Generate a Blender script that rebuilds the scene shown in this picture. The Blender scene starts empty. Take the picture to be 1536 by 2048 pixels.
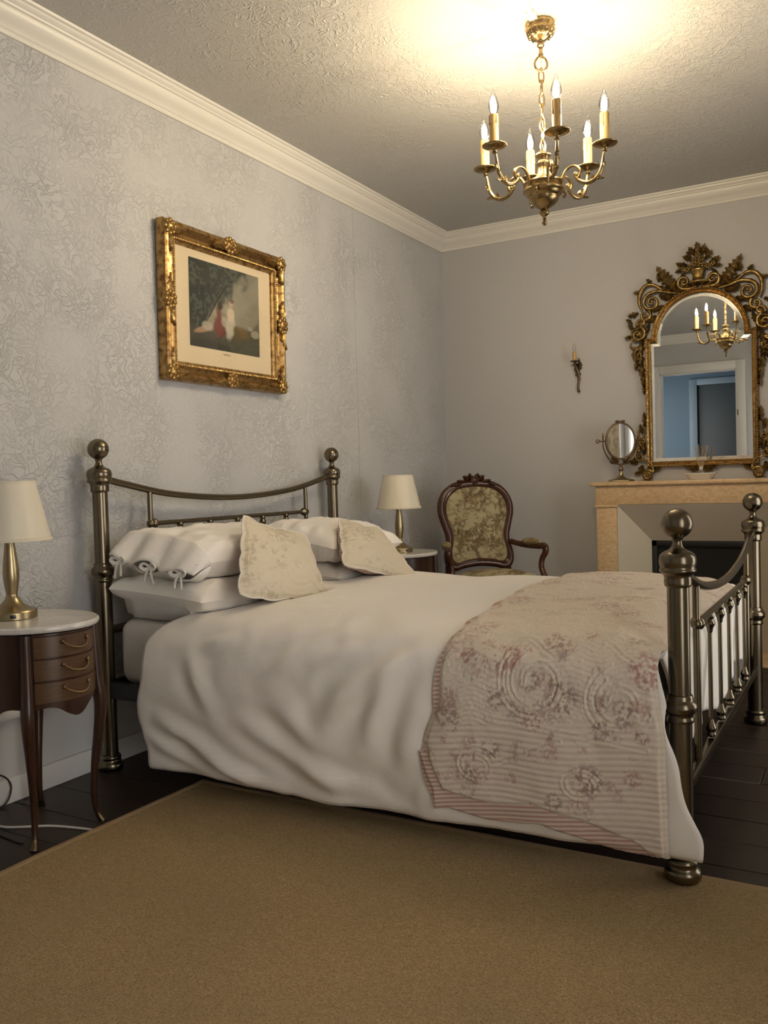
import bpy, bmesh, math, random
import numpy as np
from mathutils import Vector, Matrix
random.seed(7); RNG = np.random.default_rng(11)
SC = bpy.context.scene
COL = SC.collection
PI = math.pi

# ------------------------------------------------------------------ camera
CAM_P = (2.6095, -2.0639, 1.0611); YAW, PITCH, ROLL, FPX = 0.51790, 0.03481, -0.02924, 1716.7
def camera():
    fw = Vector((-math.sin(YAW)*math.cos(PITCH), math.cos(YAW)*math.cos(PITCH), -math.sin(PITCH)))
    r = Vector((math.cos(YAW), math.sin(YAW), 0)); u = r.cross(fw)
    r2 = r*math.cos(ROLL)+u*math.sin(ROLL); u2 = -r*math.sin(ROLL)+u*math.cos(ROLL)
    c = bpy.data.cameras.new('camera'); c.sensor_fit = 'VERTICAL'; c.sensor_height = 36; c.lens = FPX*36/2048
    c.clip_start = 0.02
    o = bpy.data.objects.new('camera', c); COL.objects.link(o)
    M = Matrix((r2, u2, -fw)).transposed().to_4x4(); M.translation = CAM_P
    o.matrix_world = M; SC.camera = o
    return r2, u2, fw
R2, U2, FW = camera()
def hit(px, py, ax, v):                       # a pixel's direction met with an axis plane the thing touches
    d = FW + R2*((px-768)/FPX) - U2*((py-1024)/FPX)
    t = (v-CAM_P[ax])/d[ax]
    return Vector(CAM_P)+d*t

# ------------------------------------------------------------------ world and light
W = bpy.data.worlds.new('dusk'); SC.world = W; W.use_nodes = True
bg = W.node_tree.nodes['Background']; bg.inputs[0].default_value = (0.90, 0.855, 0.79, 1); bg.inputs[1].default_value = 4.2
BULB_STRENGTH = 710.0; BULB_COLOR = (1.0, 0.80, 0.52)
SC.view_settings.view_transform = 'Standard'; SC.view_settings.look = 'None'
SC.view_settings.gamma = 1; SC.view_settings.use_curve_mapping = False
SC.view_settings.exposure = 0.45

# ------------------------------------------------------------------ helpers
def lin(c):
    return tuple(((x/255)/12.92 if x/255 <= .04045 else ((x/255+.055)/1.055)**2.4) for x in c)
def catmull(P, n=6, closed=False):
    P = [np.array(p, float) for p in P]; out = []; m = len(P)
    for i in range(m if closed else m-1):
        p1, p2 = P[i], P[(i+1) % m]
        p0 = P[i-1] if (i > 0 or closed) else 2*p1-p2
        p3 = P[(i+2) % m] if (i+2 < m or closed) else 2*p2-p1
        for k in range(n):
            t = k/n
            out.append(.5*((2*p1)+(-p0+p2)*t+(2*p0-5*p1+4*p2-p3)*t*t+(-p0+3*p1-3*p2+p3)*t**3))
    if not closed: out.append(P[-1])
    return [tuple(p) for p in out]
def vnoise(x, y, seed=0):
    x = np.asarray(x, float); y = np.asarray(y, float)
    xi = np.floor(x).astype(np.int64); yi = np.floor(y).astype(np.int64); fx = x-xi; fy = y-yi
    fx = fx*fx*(3-2*fx); fy = fy*fy*(3-2*fy)
    def h(a, b):
        k = (a*374761393+b*668265263+seed*974634533) & 0xffffffff
        k = ((k ^ (k >> 13))*1274126177) & 0xffffffff
        return ((k ^ (k >> 16)) & 0xffff)/65535.0
    return (h(xi, yi)*(1-fx)+h(xi+1, yi)*fx)*(1-fy)+(h(xi, yi+1)*(1-fx)+h(xi+1, yi+1)*fx)*fy
def fbm(x, y, seed=0, o=4):
    s = 0; a = .5
    for i in range(o):
        s = s+a*vnoise(np.asarray(x)*2**i, np.asarray(y)*2**i, seed+i); a *= .5
    return s
def sstep(a, b, x):
    t = np.clip((x-a)/(b-a), 0, 1); return t*t*(3-2*t)
def segdist(X, Y, a, b):
    a = np.array(a, float); b = np.array(b, float); d = b-a; L2 = max(d@d, 1e-12)
    t = np.clip(((X-a[0])*d[0]+(Y-a[1])*d[1])/L2, 0, 1)
    return np.hypot(X-a[0]-t*d[0], Y-a[1]-t*d[1]), t

class MB:
    def __init__(s): s.v = []; s.f = []
    def add(s, vs, fs, M=None):
        o = len(s.v)
        for p in vs:
            s.v.append(tuple(M @ Vector(p)) if M is not None else tuple(p))
        for q in fs: s.f.append([i+o for i in q])
        return s
    def lathe(s, prof, c=(0, 0, 0), n=24, M=None, sx=1, sy=1, flute=None):
        vs = []; fs = []; m = len(prof)
        for j, (r, z) in enumerate(prof):
            r = max(r, 1e-4)
            for i in range(n):
                a = 2*PI*i/n
                rr = r*(1+flute[1]*math.cos(flute[0]*a)) if flute and flute[2] <= j <= flute[3] else r
                vs.append((c[0]+rr*sx*math.cos(a), c[1]+rr*sy*math.sin(a), c[2]+z))
        for j in range(m-1):
            for i in range(n):
                k = (i+1) % n
                fs.append((j*n+i, j*n+k, (j+1)*n+k, (j+1)*n+i))
        if prof[0][1] > prof[-1][1]: fs = [q[::-1] for q in fs]
        up = prof[-1][1] >= prof[0][1]
        b = list(range(n)); t = list(range((m-1)*n, m*n))
        fs.append(b[::-1] if up else b); fs.append(t if up else t[::-1])
        return s.add(vs, fs, M)
    def tube(s, pts, rad, n=8, closed=False, M=None, flat=1.0):
        P = [Vector(p) for p in pts]; m = len(P)
        R = [rad]*m if not hasattr(rad, '__len__') else list(rad)
        T = []
        for i in range(m):
            a = P[i-1] if (i > 0 or closed) else P[i]; b = P[(i+1) % m] if (i < m-1 or closed) else P[i]
            T.append((b-a).normalized())
        u = T[0].orthogonal().normalized(); vs = []; fs = []
        for i in range(m):
            if i: 
                u = (u-T[i]*u.dot(T[i]))
                if u.length < 1e-6: u = T[i].orthogonal()
                u.normalize()
            w = T[i].cross(u)
            for k in range(n):
                a = 2*PI*k/n
                vs.append(P[i]+(u*math.cos(a)+w*math.sin(a)*flat)*R[i])
        for i in range(m if closed else m-1):
            j = (i+1) % m
            for k in range(n):
                l = (k+1) % n
                fs.append((i*n+k, i*n+l, j*n+l, j*n+k))
        if not closed:
            fs.append(list(range(n))[::-1]); fs.append([(m-1)*n+k for k in range(n)])
        return s.add(vs, fs, M)
    def ell(s, c, r, nu=12, nv=8, M=None):
        r = (r, r, r) if not hasattr(r, '__len__') else r
        vs = [(c[0], c[1], c[2]-r[2])]; fs = []
        for j in range(1, nv):
            t = PI*j/nv
            for i in range(nu):
                a = 2*PI*i/nu
                vs.append((c[0]+r[0]*math.sin(t)*math.cos(a), c[1]+r[1]*math.sin(t)*math.sin(a), c[2]-r[2]*math.cos(t)))
        vs.append((c[0], c[1], c[2]+r[2])); L = len(vs)-1
        for i in range(nu):
            k = (i+1) % nu
            fs.append((0, 1+k, 1+i)); fs.append((L, 1+(nv-2)*nu+i, 1+(nv-2)*nu+k))
            for j in range(nv-2):
                fs.append((1+j*nu+i, 1+j*nu+k, 1+(j+1)*nu+k, 1+(j+1)*nu+i))
        return s.add(vs, fs, M)
    def box(s, a, b, bev=0, M=None, seg=2):
        bm = bmesh.new(); bmesh.ops.create_cube(bm, size=1)
        for v in bm.verts:
            v.co = Vector([(a[i]+b[i])/2+v.co[i]*(b[i]-a[i]) for i in range(3)])
        if bev: bmesh.ops.bevel(bm, geom=bm.edges[:], offset=bev, segments=seg, affect='EDGES', profile=.5)
        bm.verts.index_update()
        vs = [tuple(v.co) for v in bm.verts]; fs = [[v.index for v in f.verts] for f in bm.faces]; bm.free()
        return s.add(vs, fs, M)
    def grid(s, P, cu=False, cv=False, flip=False, M=None):
        P = np.asarray(P, float); nu, nv = P.shape[:2]; o = []
        for i in range(nu if cu else nu-1):
            for j in range(nv if cv else nv-1):
                q = (i*nv+j, ((i+1) % nu)*nv+j, ((i+1) % nu)*nv+(j+1) % nv, i*nv+(j+1) % nv)
                o.append(q[::-1] if flip else q)
        return s.add([tuple(p) for p in P.reshape(-1, 3)], o, M)
    def prism(s, poly, z0, z1, M=None):          # polygon (x,y) extruded along z
        n = len(poly); vs = [(p[0], p[1], z0) for p in poly]+[(p[0], p[1], z1) for p in poly]
        fs = [list(range(n))[::-1], list(range(n, 2*n))]+[(i, (i+1) % n, n+(i+1) % n, n+i) for i in range(n)]
        return s.add(vs, fs, M)
    def leaf(s, base, ang, length, width, M=None, lobes=4, lift=.012, curl=.3, n=10, y0=0.0):
        # carved acanthus leaf in the local xz plane, raised towards -y
        vs = []; fs = []; x, z = base; a = ang; st = length/n
        for i in range(n+1):
            t = i/n
            w = width*(math.sin(PI*min(1, t*.93+.07))**.8)*(1+.32*math.sin(lobes*2*PI*t))
            w = max(w, width*.04)
            nx, nz = -math.sin(a), math.cos(a); d = y0-lift*(math.sin(PI*(.15+.8*t)))-lift*.9*t*t
            vs += [(x+nx*w, d+lift*.75, z+nz*w), (x+nx*w*.45, d+lift*.1, z+nz*w*.45), (x, d-lift*.35, z), (x-nx*w*.45, d+lift*.1, z-nz*w*.45), (x-nx*w, d+lift*.75, z-nz*w)]
            x += math.cos(a)*st; z += math.sin(a)*st; a += curl/n
        for i in range(n):
            for k in range(4):
                fs.append((i*5+k, (i+1)*5+k, (i+1)*5+k+1, i*5+k+1))
        m = len(vs)
        for i in range(n+1):                      # back skin gives thickness
            for k in range(5): q = vs[i*5+k]; vs.append((q[0], max(q[1]+.006, y0-.002) if k in (0, 4) else y0+.002, q[2]))
        for i in range(n):
            for k in range(4): fs.append((m+i*5+k, m+i*5+k+1, m+(i+1)*5+k+1, m+(i+1)*5+k))
            fs.append((i*5, m+i*5, m+(i+1)*5, (i+1)*5)); fs.append((i*5+4, (i+1)*5+4, m+(i+1)*5+4, m+i*5+4))
        return s.add(vs, fs, M)
    def scroll(s, c, r0, turns, a0, sign, rad, tail=None, M=None, y=-.012, n=8):
        # tapering volute in the local xz plane; tail = points leading into it
        pts = []; R = []
        N = int(16*turns)
        for i in range(N+1):
            t = i/N; r = r0*(1-t)**1.15+r0*.08
            a = a0+sign*turns*2*PI*t
            pts.append((c[0]+r*math.cos(a), y-.01*t, c[1]+r*math.sin(a))); R.append(rad*(1-.55*t))
        if tail:
            tp = catmull([(p[0], y, p[1]) for p in tail]+[pts[0]], 5)[:-1]
            pts = tp+pts; R = [rad*(.35+.65*(i/len(tp))) for i in range(len(tp))]+R
        s.tube(pts, R, n, M=M); e = pts[-1]
        s.ell(e, rad*.9, 8, 6, M=M)
        return s
    def build(s, name, m, parent=None, smooth=True, colors=None, world=False, ang=40, uv=None):
        if name in ('leg', 'brass_sabot', 'rear_leg', 'front_leg'): s.v = [(p[0], p[1], max(p[2], 0.0)) for p in s.v]
        me = bpy.data.meshes.new(name); me.from_pydata(s.v, [], s.f); me.update()
        if smooth:
            me.shade_smooth(); me.set_sharp_from_angle(angle=math.radians(ang))
        o = bpy.data.objects.new(name, me); COL.objects.link(o)
        if m: me.materials.append(m)
        if colors is not None:
            ca = me.color_attributes.new('col', 'FLOAT_COLOR', 'POINT')
            c4 = np.ones((len(s.v), 4), np.float32); c4[:, :3] = colors
            ca.data.foreach_set('color', c4.ravel())
        if parent:
            o.parent = parent
            if world: me.transform(parent.matrix_basis.inverted())
        return o
def tag(o, label, cat, group=None):
    o['label'] = label; o['category'] = cat
    if group: o['group'] = group
    return o
def thing(name, label, cat, loc=(0, 0, 0), rz=0, group=None):
    o = bpy.data.objects.new(name, None); COL.objects.link(o); o.empty_display_size = .05
    o.location = loc; o.rotation_euler = (0, 0, rz); o.matrix_basis = Matrix.Translation(loc) @ Matrix.Rotation(rz, 4, 'Z')
    return tag(o, label, cat, group)
def struct(name, mb, m, parent=None, **k):
    o = mb.build(name, m, parent, **k)
    if parent is None: o['kind'] = 'structure'
    return o
def copy_tree(o, parent=None):
    c = o.copy(); COL.objects.link(c); c.parent = parent
    for ch in list(o.children): copy_tree(ch, c)
    return c

# ------------------------------------------------------------------ materials
class NT:
    def __init__(s, name):
        s.m = bpy.data.materials.new(name); s.m.use_nodes = True; s.t = s.m.node_tree; s.b = s.t.nodes['Principled BSDF']
    def n(s, typ, **k):
        x = s.t.nodes.new(typ)
        for a, v in k.items():
            if a.startswith('i_'): 
                key = a[2:].replace('_', ' ')
                x.inputs[int(key) if key.isdigit() else key].default_value = v
            else: setattr(x, a, v)
        return x
    def l(s, a, b): s.t.links.new(a, b)
    def set(s, **k):
        for a, v in k.items(): s.b.inputs[a.replace('_', ' ')].default_value = v
    def coord(s, scale=(1, 1, 1), rot=(0, 0, 0), kind='Object'):
        tc = s.n('ShaderNodeTexCoord'); mp = s.n('ShaderNodeMapping'); s.l(tc.outputs[kind], mp.inputs[0])
        mp.inputs['Scale'].default_value = scale; mp.inputs['Rotation'].default_value = rot
        return mp.outputs[0]
    def noise(s, vec, scale=5, detail=3, rough=.5, dist=0):
        x = s.n('ShaderNodeTexNoise'); s.l(vec, x.inputs['Vector']); x.inputs['Scale'].default_value = scale
        x.inputs['Detail'].default_value = detail; x.inputs['Roughness'].default_value = rough; x.inputs['Distortion'].default_value = dist
        return x.outputs['Fac']
    def ramp(s, fac, stops):
        x = s.n('ShaderNodeValToRGB'); s.l(fac, x.inputs[0]); e = x.color_ramp.elements
        while len(e) < len(stops): e.new(.5)
        for i, (p, c) in enumerate(stops):
            e[i].position = p; e[i].color = (c[0], c[1], c[2], 1) if hasattr(c, '__len__') else (c, c, c, 1)
        return x.outputs[0]
    def math(s, op, a, b=None, c=None):
        x = s.n('ShaderNodeMath', operation=op)
        for i, v in enumerate((a, b, c)):
            if v is None: continue
            if isinstance(v, (int, float)): x.inputs[i].default_value = v
            else: s.l(v, x.inputs[i])
        return x.outputs[0]
    def mix(s, fac, a, b, typ='MIX'):
        x = s.n('ShaderNodeMix', data_type='RGBA', blend_type=typ)
        for i, v in ((0, fac), (6, a), (7, b)):
            if isinstance(v, (int, float)): x.inputs[i].default_value = v
            elif isinstance(v, tuple): x.inputs[i].default_value = (v[0], v[1], v[2], 1)
            else: s.l(v, x.inputs[i])
        return x.outputs[2]
    def bump(s, h, strength=.3, dist=.01):
        x = s.n('ShaderNodeBump'); x.inputs['Strength'].default_value = strength; x.inputs['Distance'].default_value = dist
        s.l(h, x.inputs['Height']); s.l(x.outputs[0], s.b.inputs['Normal'])
    def color(s, out):
        if isinstance(out, tuple): s.b.inputs['Base Color'].default_value = (out[0], out[1], out[2], 1)
        else: s.l(out, s.b.inputs['Base Color'])
def simple(name, c, rough=.5, metal=0, var=.0, vs=20, bump=0, bs=60, bd=.002, **k):
    m = NT(name); m.set(Roughness=rough, Metallic=metal, **k)
    if var:
        v = m.noise(m.coord(), vs, 4); m.color(m.mix(v, tuple(x*(1-var) for x in c), tuple(min(1, x*(1+var)) for x in c)))
    else: m.color(c)
    if bump: m.bump(m.noise(m.coord(), bs, 3), bump, bd)
    return m.m
def wisps(m, scale, mscale):
    v = m.coord()
    n1 = m.noise(v, scale, 2, .5, 1.2); n2 = m.noise(m.coord((1.3, .9, 1.1), (.4, .8, .3)), scale*1.4, 2, .5, 1.5)
    a = m.math('ABSOLUTE', m.math('SUBTRACT', n1, .5)); b = m.math('ABSOLUTE', m.math('SUBTRACT', n2, .5))
    ra = m.ramp(a, [(0, 1.0), (.045, .0)]); rb = m.ramp(b, [(0, 1.0), (.04, .0)])
    k = m.ramp(m.noise(v, mscale, 2), [(.38, 0.0), (.62, 1.0)])
    return m.math('MULTIPLY', m.math('MAXIMUM', ra, rb), m.math('ADD', k, .25))
def paper(name, c, scale, mscale, strength, dist, fine=0.1):
    m = NT(name); m.set(Roughness=.62); m.b.inputs['Specular IOR Level'].default_value = .25
    h = wisps(m, scale, mscale); f = m.noise(m.coord(), 220, 2)
    m.bump(m.math('ADD', h, m.math('MULTIPLY', f, fine)), strength, dist)
    m.color(m.mix(m.noise(m.coord(), 1.2, 3), tuple(x*.96 for x in c), tuple(x*1.03 for x in c)))
    return m.m
MAT = {}
MAT['wall_emboss'] = paper('embossed_wallpaper', (.51, .515, .53), 13, 3.2, .58, .0068, .12)
def weave(name, c):
    m = NT(name); m.set(Roughness=.7); v = m.coord()
    h = m.math('ADD', m.noise(m.coord((40, 40, 400)), 1.0, 2), m.noise(m.coord((260, 260, 30)), 1.0, 2)); m.bump(h, .12, .003)
    m.color(m.mix(m.noise(v, 60, 2), tuple(x*.97 for x in c), tuple(x*1.02 for x in c)))
    return m.m
MAT['wall_weave'] = weave('woven_wallpaper', (.50, .495, .50))
MAT['ceiling'] = paper('embossed_ceiling_paper', (.52, .51, .49), 15, 2.4, .42, .008, .06)
MAT['cornice'] = simple('white_cornice_paint', (.74, .72, .67), .4)
MAT['white'] = simple('white_wood_paint', (.72, .71, .70), .42, bump=.05)
MAT['wainscot'] = simple('pale_grey_white_board', (.60, .60, .60), .5, bump=.08, bs=30)
MAT['cream'] = simple('cream_painted_plaster', (.62, .56, .45), .5, var=.04, vs=6)
MAT['black'] = simple('black_iron', (.012, .012, .013), .42, bump=.1)
MAT['soot'] = simple('sooty_firebox', (.008, .008, .008), .9)
def metal(name, c, rough, var=.2, vs=30, brushed=False):
    m = NT(name); m.set(Metallic=1.0)
    v = m.noise(m.coord(), vs, 2)
    m.color(m.mix(v, tuple(x*(1-var) for x in c), tuple(min(1, x*(1+var)) for x in c)))
    m.set(Roughness=rough)
    return m.m
MAT['bed'] = metal('antique_bronze_bed', (.185, .155, .11), .25, .08, 5)
MAT['brass'] = metal('brushed_aged_brass', (.42, .34, .20), .3, .08, 8)
MAT['chand'] = metal('aged_chandelier_brass', (.36, .26, .125), .27, .2, 40)
MAT['bronze'] = metal('dark_bronze', (.17, .12, .07), .4, .2, 60)
def gilt(name, hi, lo, rough, sc=35, thr=(.42, .66)):
    m = NT(name); n = m.noise(m.coord(), sc, 5, .6)
    k = m.ramp(n, [(thr[0], 0.0), (thr[1], 1.0)])
    m.color(m.mix(k, hi, lo)); m.set(Metallic=.9)
    m.l(m.math('ADD', m.math('MULTIPLY', k, .3), rough), m.b.inputs['Roughness'])
    m.bump(m.noise(m.coord(), 120, 3), .25, .003)
    return m.m
MAT['gilt'] = gilt('worn_gilt_wood', (.45, .29, .115), (.15, .08, .03), .30)
MAT['gilt_dark'] = gilt('antique_gilt', (.36, .24, .085), (.09, .055, .02), .26, 45, (.38, .7))
MAT['gilt_line'] = gilt('bright_gilt', (.46, .30, .11), (.22, .125, .04), .25, 60)
def mirror():
    m = NT('mirror_glass'); m.set(Metallic=1.0, Roughness=.0); m.color((.80, .82, .81)); return m.m
MAT['mirror'] = mirror()
def wood(name, c1, c2, scale=(3, 3, 30), rough=.3, sc=4):
    m = NT(name); v = m.coord(scale)
    n = m.noise(v, sc, 5, .6, .6); m.color(m.mix(m.ramp(n, [(.3, 0.0), (.7, 1.0)]), c1, c2)); m.set(Roughness=rough)
    m.bump(n, .05, .002); return m.m
MAT['mahogany'] = wood('dark_mahogany', (.022, .009, .005), (.050, .019, .010), (18, 18, 2), .28)
MAT['drawer'] = wood('brown_veneer', (.060, .030, .013), (.11, .055, .024), (4, 4, 40), .32)
MAT['chairwood'] = wood('polished_walnut', (.045, .016, .009), (.085, .03, .016), (12, 12, 4), .22)
MAT['floor'] = wood('dark_floor_boards', (.013, .008, .006), (.030, .017, .011), (1.5, 30, 1), .42)
def marble_white():
    m = NT('white_marble'); v = m.coord(); n = m.noise(v, 9, 6, .6, 1.2)
    m.color(m.mix(m.ramp(n, [(.42, 0.0), (.6, 1.0)]), (.70, .68, .64), (.60, .58, .55))); m.set(Roughness=.16); return m.m
MAT['marble'] = marble_white()
def marble_pink():
    m = NT('peach_marble'); v = m.coord((1, 1, 1.6))
    n = m.noise(v, 34, 6, .65, .9); n2 = m.noise(v, 6, 3)
    c = m.mix(m.ramp(n, [(.35, 0.0), (.62, 1.0)]), (.52, .34, .17), (.70, .52, .31))
    m.color(m.mix(m.ramp(n2, [(.45, 0.0), (.7, .45)]), c, (.62, .36, .22))); m.set(Roughness=.38); m.bump(n, .06, .002); return m.m
MAT['mantel'] = marble_pink()
def cloth(name, c, rough=.85, wrinkle=.25, ws=9, sheen=.15):
    m = NT(name); m.set(Roughness=rough); m.b.inputs['Sheen Weight'].default_value = sheen; m.b.inputs['Specular IOR Level'].default_value = .2
    m.color(c)
    h = m.math('ADD', m.noise(m.coord((1, .5, 1)), ws, 4, .55, .7), m.math('MULTIPLY', m.noise(m.coord(), 500, 1), .03)); m.bump(h, wrinkle, .012); return m.m
MAT['cotton'] = cloth('white_cotton', (.86, .82, .77))
MAT['pillow'] = cloth('white_pillowcase', (.87, .84, .80), wrinkle=.35, ws=14)
MAT['sheet'] = cloth('ivory_sheet', (.74, .71, .67), wrinkle=.2, ws=25)
def attr(name, rough=.85, bs=400, bst=.2, bd=.002, metal=0, spec=.2, stitch=None):
    m = NT(name); a = m.n('ShaderNodeVertexColor', layer_name='col'); m.color(a.outputs[0]); m.set(Roughness=rough, Metallic=metal)
    m.b.inputs['Specular IOR Level'].default_value = spec
    if bst: m.bump(m.noise(m.coord(), bs, 2), bst, bd)
    return m.m
MAT['quilt'] = attr('printed_quilted_cotton', .9, 260, .35, .004)
MAT['tapestry'] = attr('floral_tapestry', .9, 900, .3, .002)
MAT['print'] = attr('paper_print', .6, 0, 0)
def striped():
    m = NT('pink_striped_lining'); m.set(Roughness=.9); v = m.coord(); w = m.n('ShaderNodeTexWave'); m.l(m.coord((1, 0, 1), (0, .15, 0)), w.inputs[0]); w.inputs['Scale'].default_value = 26
    w.bands_direction = 'Z'
    m.color(m.ramp(w.outputs['Fac'], [(.30, (.47, .29, .25)), (.65, (.66, .56, .48))])); return m.m
MAT['stripe'] = striped()
def shade():
    m = NT('satin_lampshade'); m.set(Roughness=.30); m.color((.70, .65, .53)); m.b.inputs['Specular IOR Level'].default_value = .7
    m.b.inputs['Sheen Weight'].default_value = .2; m.bump(m.noise(m.coord((1, 1, .05)), 300, 1), .04, .002); return m.m
MAT['shade'] = shade()
MAT['shade_trim'] = simple('ivory_shade_tape', (.68, .63, .50), .6)
def candle():
    m = NT('ivory_candle_sleeve'); m.set(Roughness=.45); m.color((.50, .34, .15)); m.b.inputs['Subsurface Weight'].default_value = .0; return m.m
MAT['candle'] = candle()
MAT['drip'] = simple('brown_wax_drip', (.30, .17, .07), .4)
def glow():
    m = NT('glowing_bulb'); t = m.t; t.nodes.remove(m.b); e = m.n('ShaderNodeEmission'); e.inputs[0].default_value = (*BULB_COLOR, 1); e.inputs[1].default_value = BULB_STRENGTH
    m.l(e.outputs[0], t.nodes['Material Output'].inputs[0]); return m.m
MAT['glow'] = glow()
def thin_glass(name, tint=(1, 1, 1), f=.10, k=.8):
    m = NT(name); t = m.t; t.nodes.remove(m.b); a = m.n('ShaderNodeBsdfTransparent'); a.inputs[0].default_value = (*tint, 1)
    g = m.n('ShaderNodeBsdfGlossy'); g.inputs['Roughness'].default_value = .02
    lw = m.n('ShaderNodeLayerWeight'); lw.inputs[0].default_value = .25
    x = m.n('ShaderNodeMixShader'); m.l(m.math('ADD', m.math('MULTIPLY', lw.outputs['Fresnel'], k), f*.3*min(1, k)), x.inputs[0]); m.l(a.outputs[0], x.inputs[1]); m.l(g.outputs[0], x.inputs[2]); m.l(x.outputs[0], t.nodes['Material Output'].inputs[0]); return m.m
MAT['glass'] = thin_glass('clear_glass')
MAT['museum_glass'] = thin_glass('low_reflection_glass', k=.06)
def sisal():
    m = NT('sisal_weave'); m.set(Roughness=.95); m.b.inputs['Specular IOR Level'].default_value = .05
    v = m.coord(); w1 = m.n('ShaderNodeTexWave'); m.l(m.coord((1, 1, 1), (0, 0, .25)), w1.inputs[0]); w1.inputs['Scale'].default_value = 75; w1.inputs['Distortion'].default_value = 3; w1.inputs['Detail'].default_value = 2; w1.inputs['Detail Scale'].default_value = 3
    w2 = m.n('ShaderNodeTexWave'); m.l(m.coord((1, 1, 1), (0, 0, PI/2+.25)), w2.inputs[0]); w2.inputs['Scale'].default_value = 60; w2.inputs['Distortion'].default_value = 3
    h = m.math('MULTIPLY', w1.outputs['Fac'], w2.outputs['Fac'])
    n = m.noise(m.coord((6, 60, 1)), 2.5, 4, .6); n3 = m.noise(v, 3, 3); n4 = m.noise(v, 230, 2)
    c = m.mix(m.ramp(n4, [(.3, 0.0), (.7, 1.0)]), (.22, .148, .075), (.52, .38, .215))
    c = m.mix(m.ramp(n, [(.35, 0.0), (.7, .55)]), c, (.36, .245, .12)); c = m.mix(m.ramp(n3, [(.4, 0.0), (.7, .25)]), c, (.28, .22, .12))
    m.color(m.mix(m.math('MULTIPLY', h, .35), c, (.48, .36, .20))); m.bump(m.math('ADD', h, m.math('MULTIPLY', n4, .6)), .6, .004); return m.m
MAT['sisal'] = sisal()
MAT['binding'] = simple('tan_cotton_binding', (.33, .225, .12), .85, bump=.2, bs=300)
def curtain():
    m = NT('patterned_curtain'); m.set(Roughness=.85); n = m.noise(m.coord((1, 1, 1)), 11, 4, .6, 1.0)
    m.color(m.mix(m.ramp(n, [(.45, 0.0), (.6, 1.0)]), (.62, .57, .50), (.42, .38, .33))); return m.m
MAT['curtain'] = curtain()
MAT['plastic'] = simple('white_cable_plastic', (.62, .60, .56), .45)
MAT['darkcable'] = simple('dark_cable', (.03, .03, .03), .5)
MAT['navy'] = simple('dark_switch_plastic', (.012, .014, .03), .25)
MAT['mat'] = simple('cream_mount_board', (.66, .55, .37), .8)
MAT['porcelain'] = simple('white_porcelain', (.66, .62, .54), .25)
MAT['reed'] = simple('pale_reed', (.46, .34, .22), .8)
MAT['hall_wall'] = simple('hall_wall_blue_light', (.085, .135, .19), .7)  # bluish hall light is put into this wall colour
MAT['hall_trim'] = simple('hall_trim_blue_light', (.16, .22, .28), .5)  # white casing, with the hall's blue light mixed into its colour
MAT['hall_dark'] = simple('doorway_shade_ink', (.035, .045, .055), .5)  # shade of the dark doorway as a flat colour; also inks the caption

# ------------------------------------------------------------------ room shell
L, XR, YF, HC = 3.423, 3.6, -2.6, 2.758
mb = MB(); mb.box((-.12, 2.2415, 0), (.003, L+.12, HC)); mb.box((-.12, YF-.12, 0), (.003, 2.2385, HC)); mb.box((-.12, 2.23, 0), (-.004, 2.25, HC))
struct('wall_left', mb, MAT['wall_emboss'], smooth=False)
mb = MB(); mb.box((0, L, 0), (XR+.12, L+.12, HC)); struct('wall_back', mb, MAT['wall_weave'], smooth=False)
WZ0, WZ1 = .12, 2.25; WINS = [(.85, 2.15), (-2.15, -.75)]
mb = MB(); ys = [YF, -2.15, -.75, .85, 2.15, L]
for i in (0, 2, 4): mb.box((XR, ys[i], 0), (XR+.25, ys[i+1], HC))
for (a, b) in WINS: mb.box((XR, a, WZ1), (XR+.25, b, HC)); mb.box((XR, a, 0), (XR+.25, b, WZ0))
struct('wall_right', mb, MAT['wall_weave'], smooth=False)
DX0, DX1, DZ = .235, 1.155, 2.275
mb = MB(); mb.box((.003, YF-.15, 0), (DX0, YF, HC)); mb.box((DX1, YF-.15, 0), (XR, YF, HC)); mb.box((DX0, YF-.15, DZ), (DX1, YF, HC))
struct('wall_front', mb, MAT['wall_weave'], smooth=False)
mb = MB(); mb.box((-.12, YF-.15, HC), (XR+.25, L+.12, HC+.1)); struct('ceiling', mb, MAT['ceiling'], smooth=False)
fl = MB(); fl.box((-.7, -4.4, -.08), (XR+.25, L+.12, -.022)); fl = struct('floor', fl, MAT['floor'], smooth=False)
pw = .176; ny = int((L+4.4)/pw)+1; pm = {}
for j in range(ny):
    cut = .6+((j*1.37) % 2.4)
    for (x0, x1) in ((-.02, cut), (cut, XR)):
        y0 = -4.4+j*pw; y1 = min(y0+pw, L)
        m_ = MB(); m_.box((x0+.001, y0+.0015, -.022), (x1-.001, y1-.0015, 0), .002, seg=1)
        m_.build('plank', MAT['floor'], fl)
# cornice, mitred at the corners
CP = [(0, 2.650), (.010, 2.650), (.014, 2.657), (.013, 2.664), (.019, 2.668), (.022, 2.673), (.030, 2.681), (.042, 2.690), (.053, 2.702), (.059, 2.716), (.060, 2.722), (.068, 2.724), (.071, 2.730), (.078, 2.734), (.083, 2.741), (.084, 2.747), (.094, 2.750), (.097, HC), (0, HC)]
def cornice(name, a, b, nrm):
    a = np.array(a, float); b = np.array(b, float); t = (b-a)/np.linalg.norm(b-a); n = np.array(nrm, float); m_ = MB()
    P = [[(*(a+n*d+t*d), z) for d, z in CP], [(*(b+n*d-t*d), z) for d, z in CP]]
    m_.grid(P, cv=True); struct(name, m_, MAT['cornice'], ang=25)
cornice('trim_1', (.003, YF), (.003, L), (1, 0)); cornice('trim_2', (0, L), (XR, L), (0, -1))
cornice('trim_3', (XR, YF), (XR, L), (-1, 0)); cornice('trim_4', (0, YF), (XR, YF), (0, 1))
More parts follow.
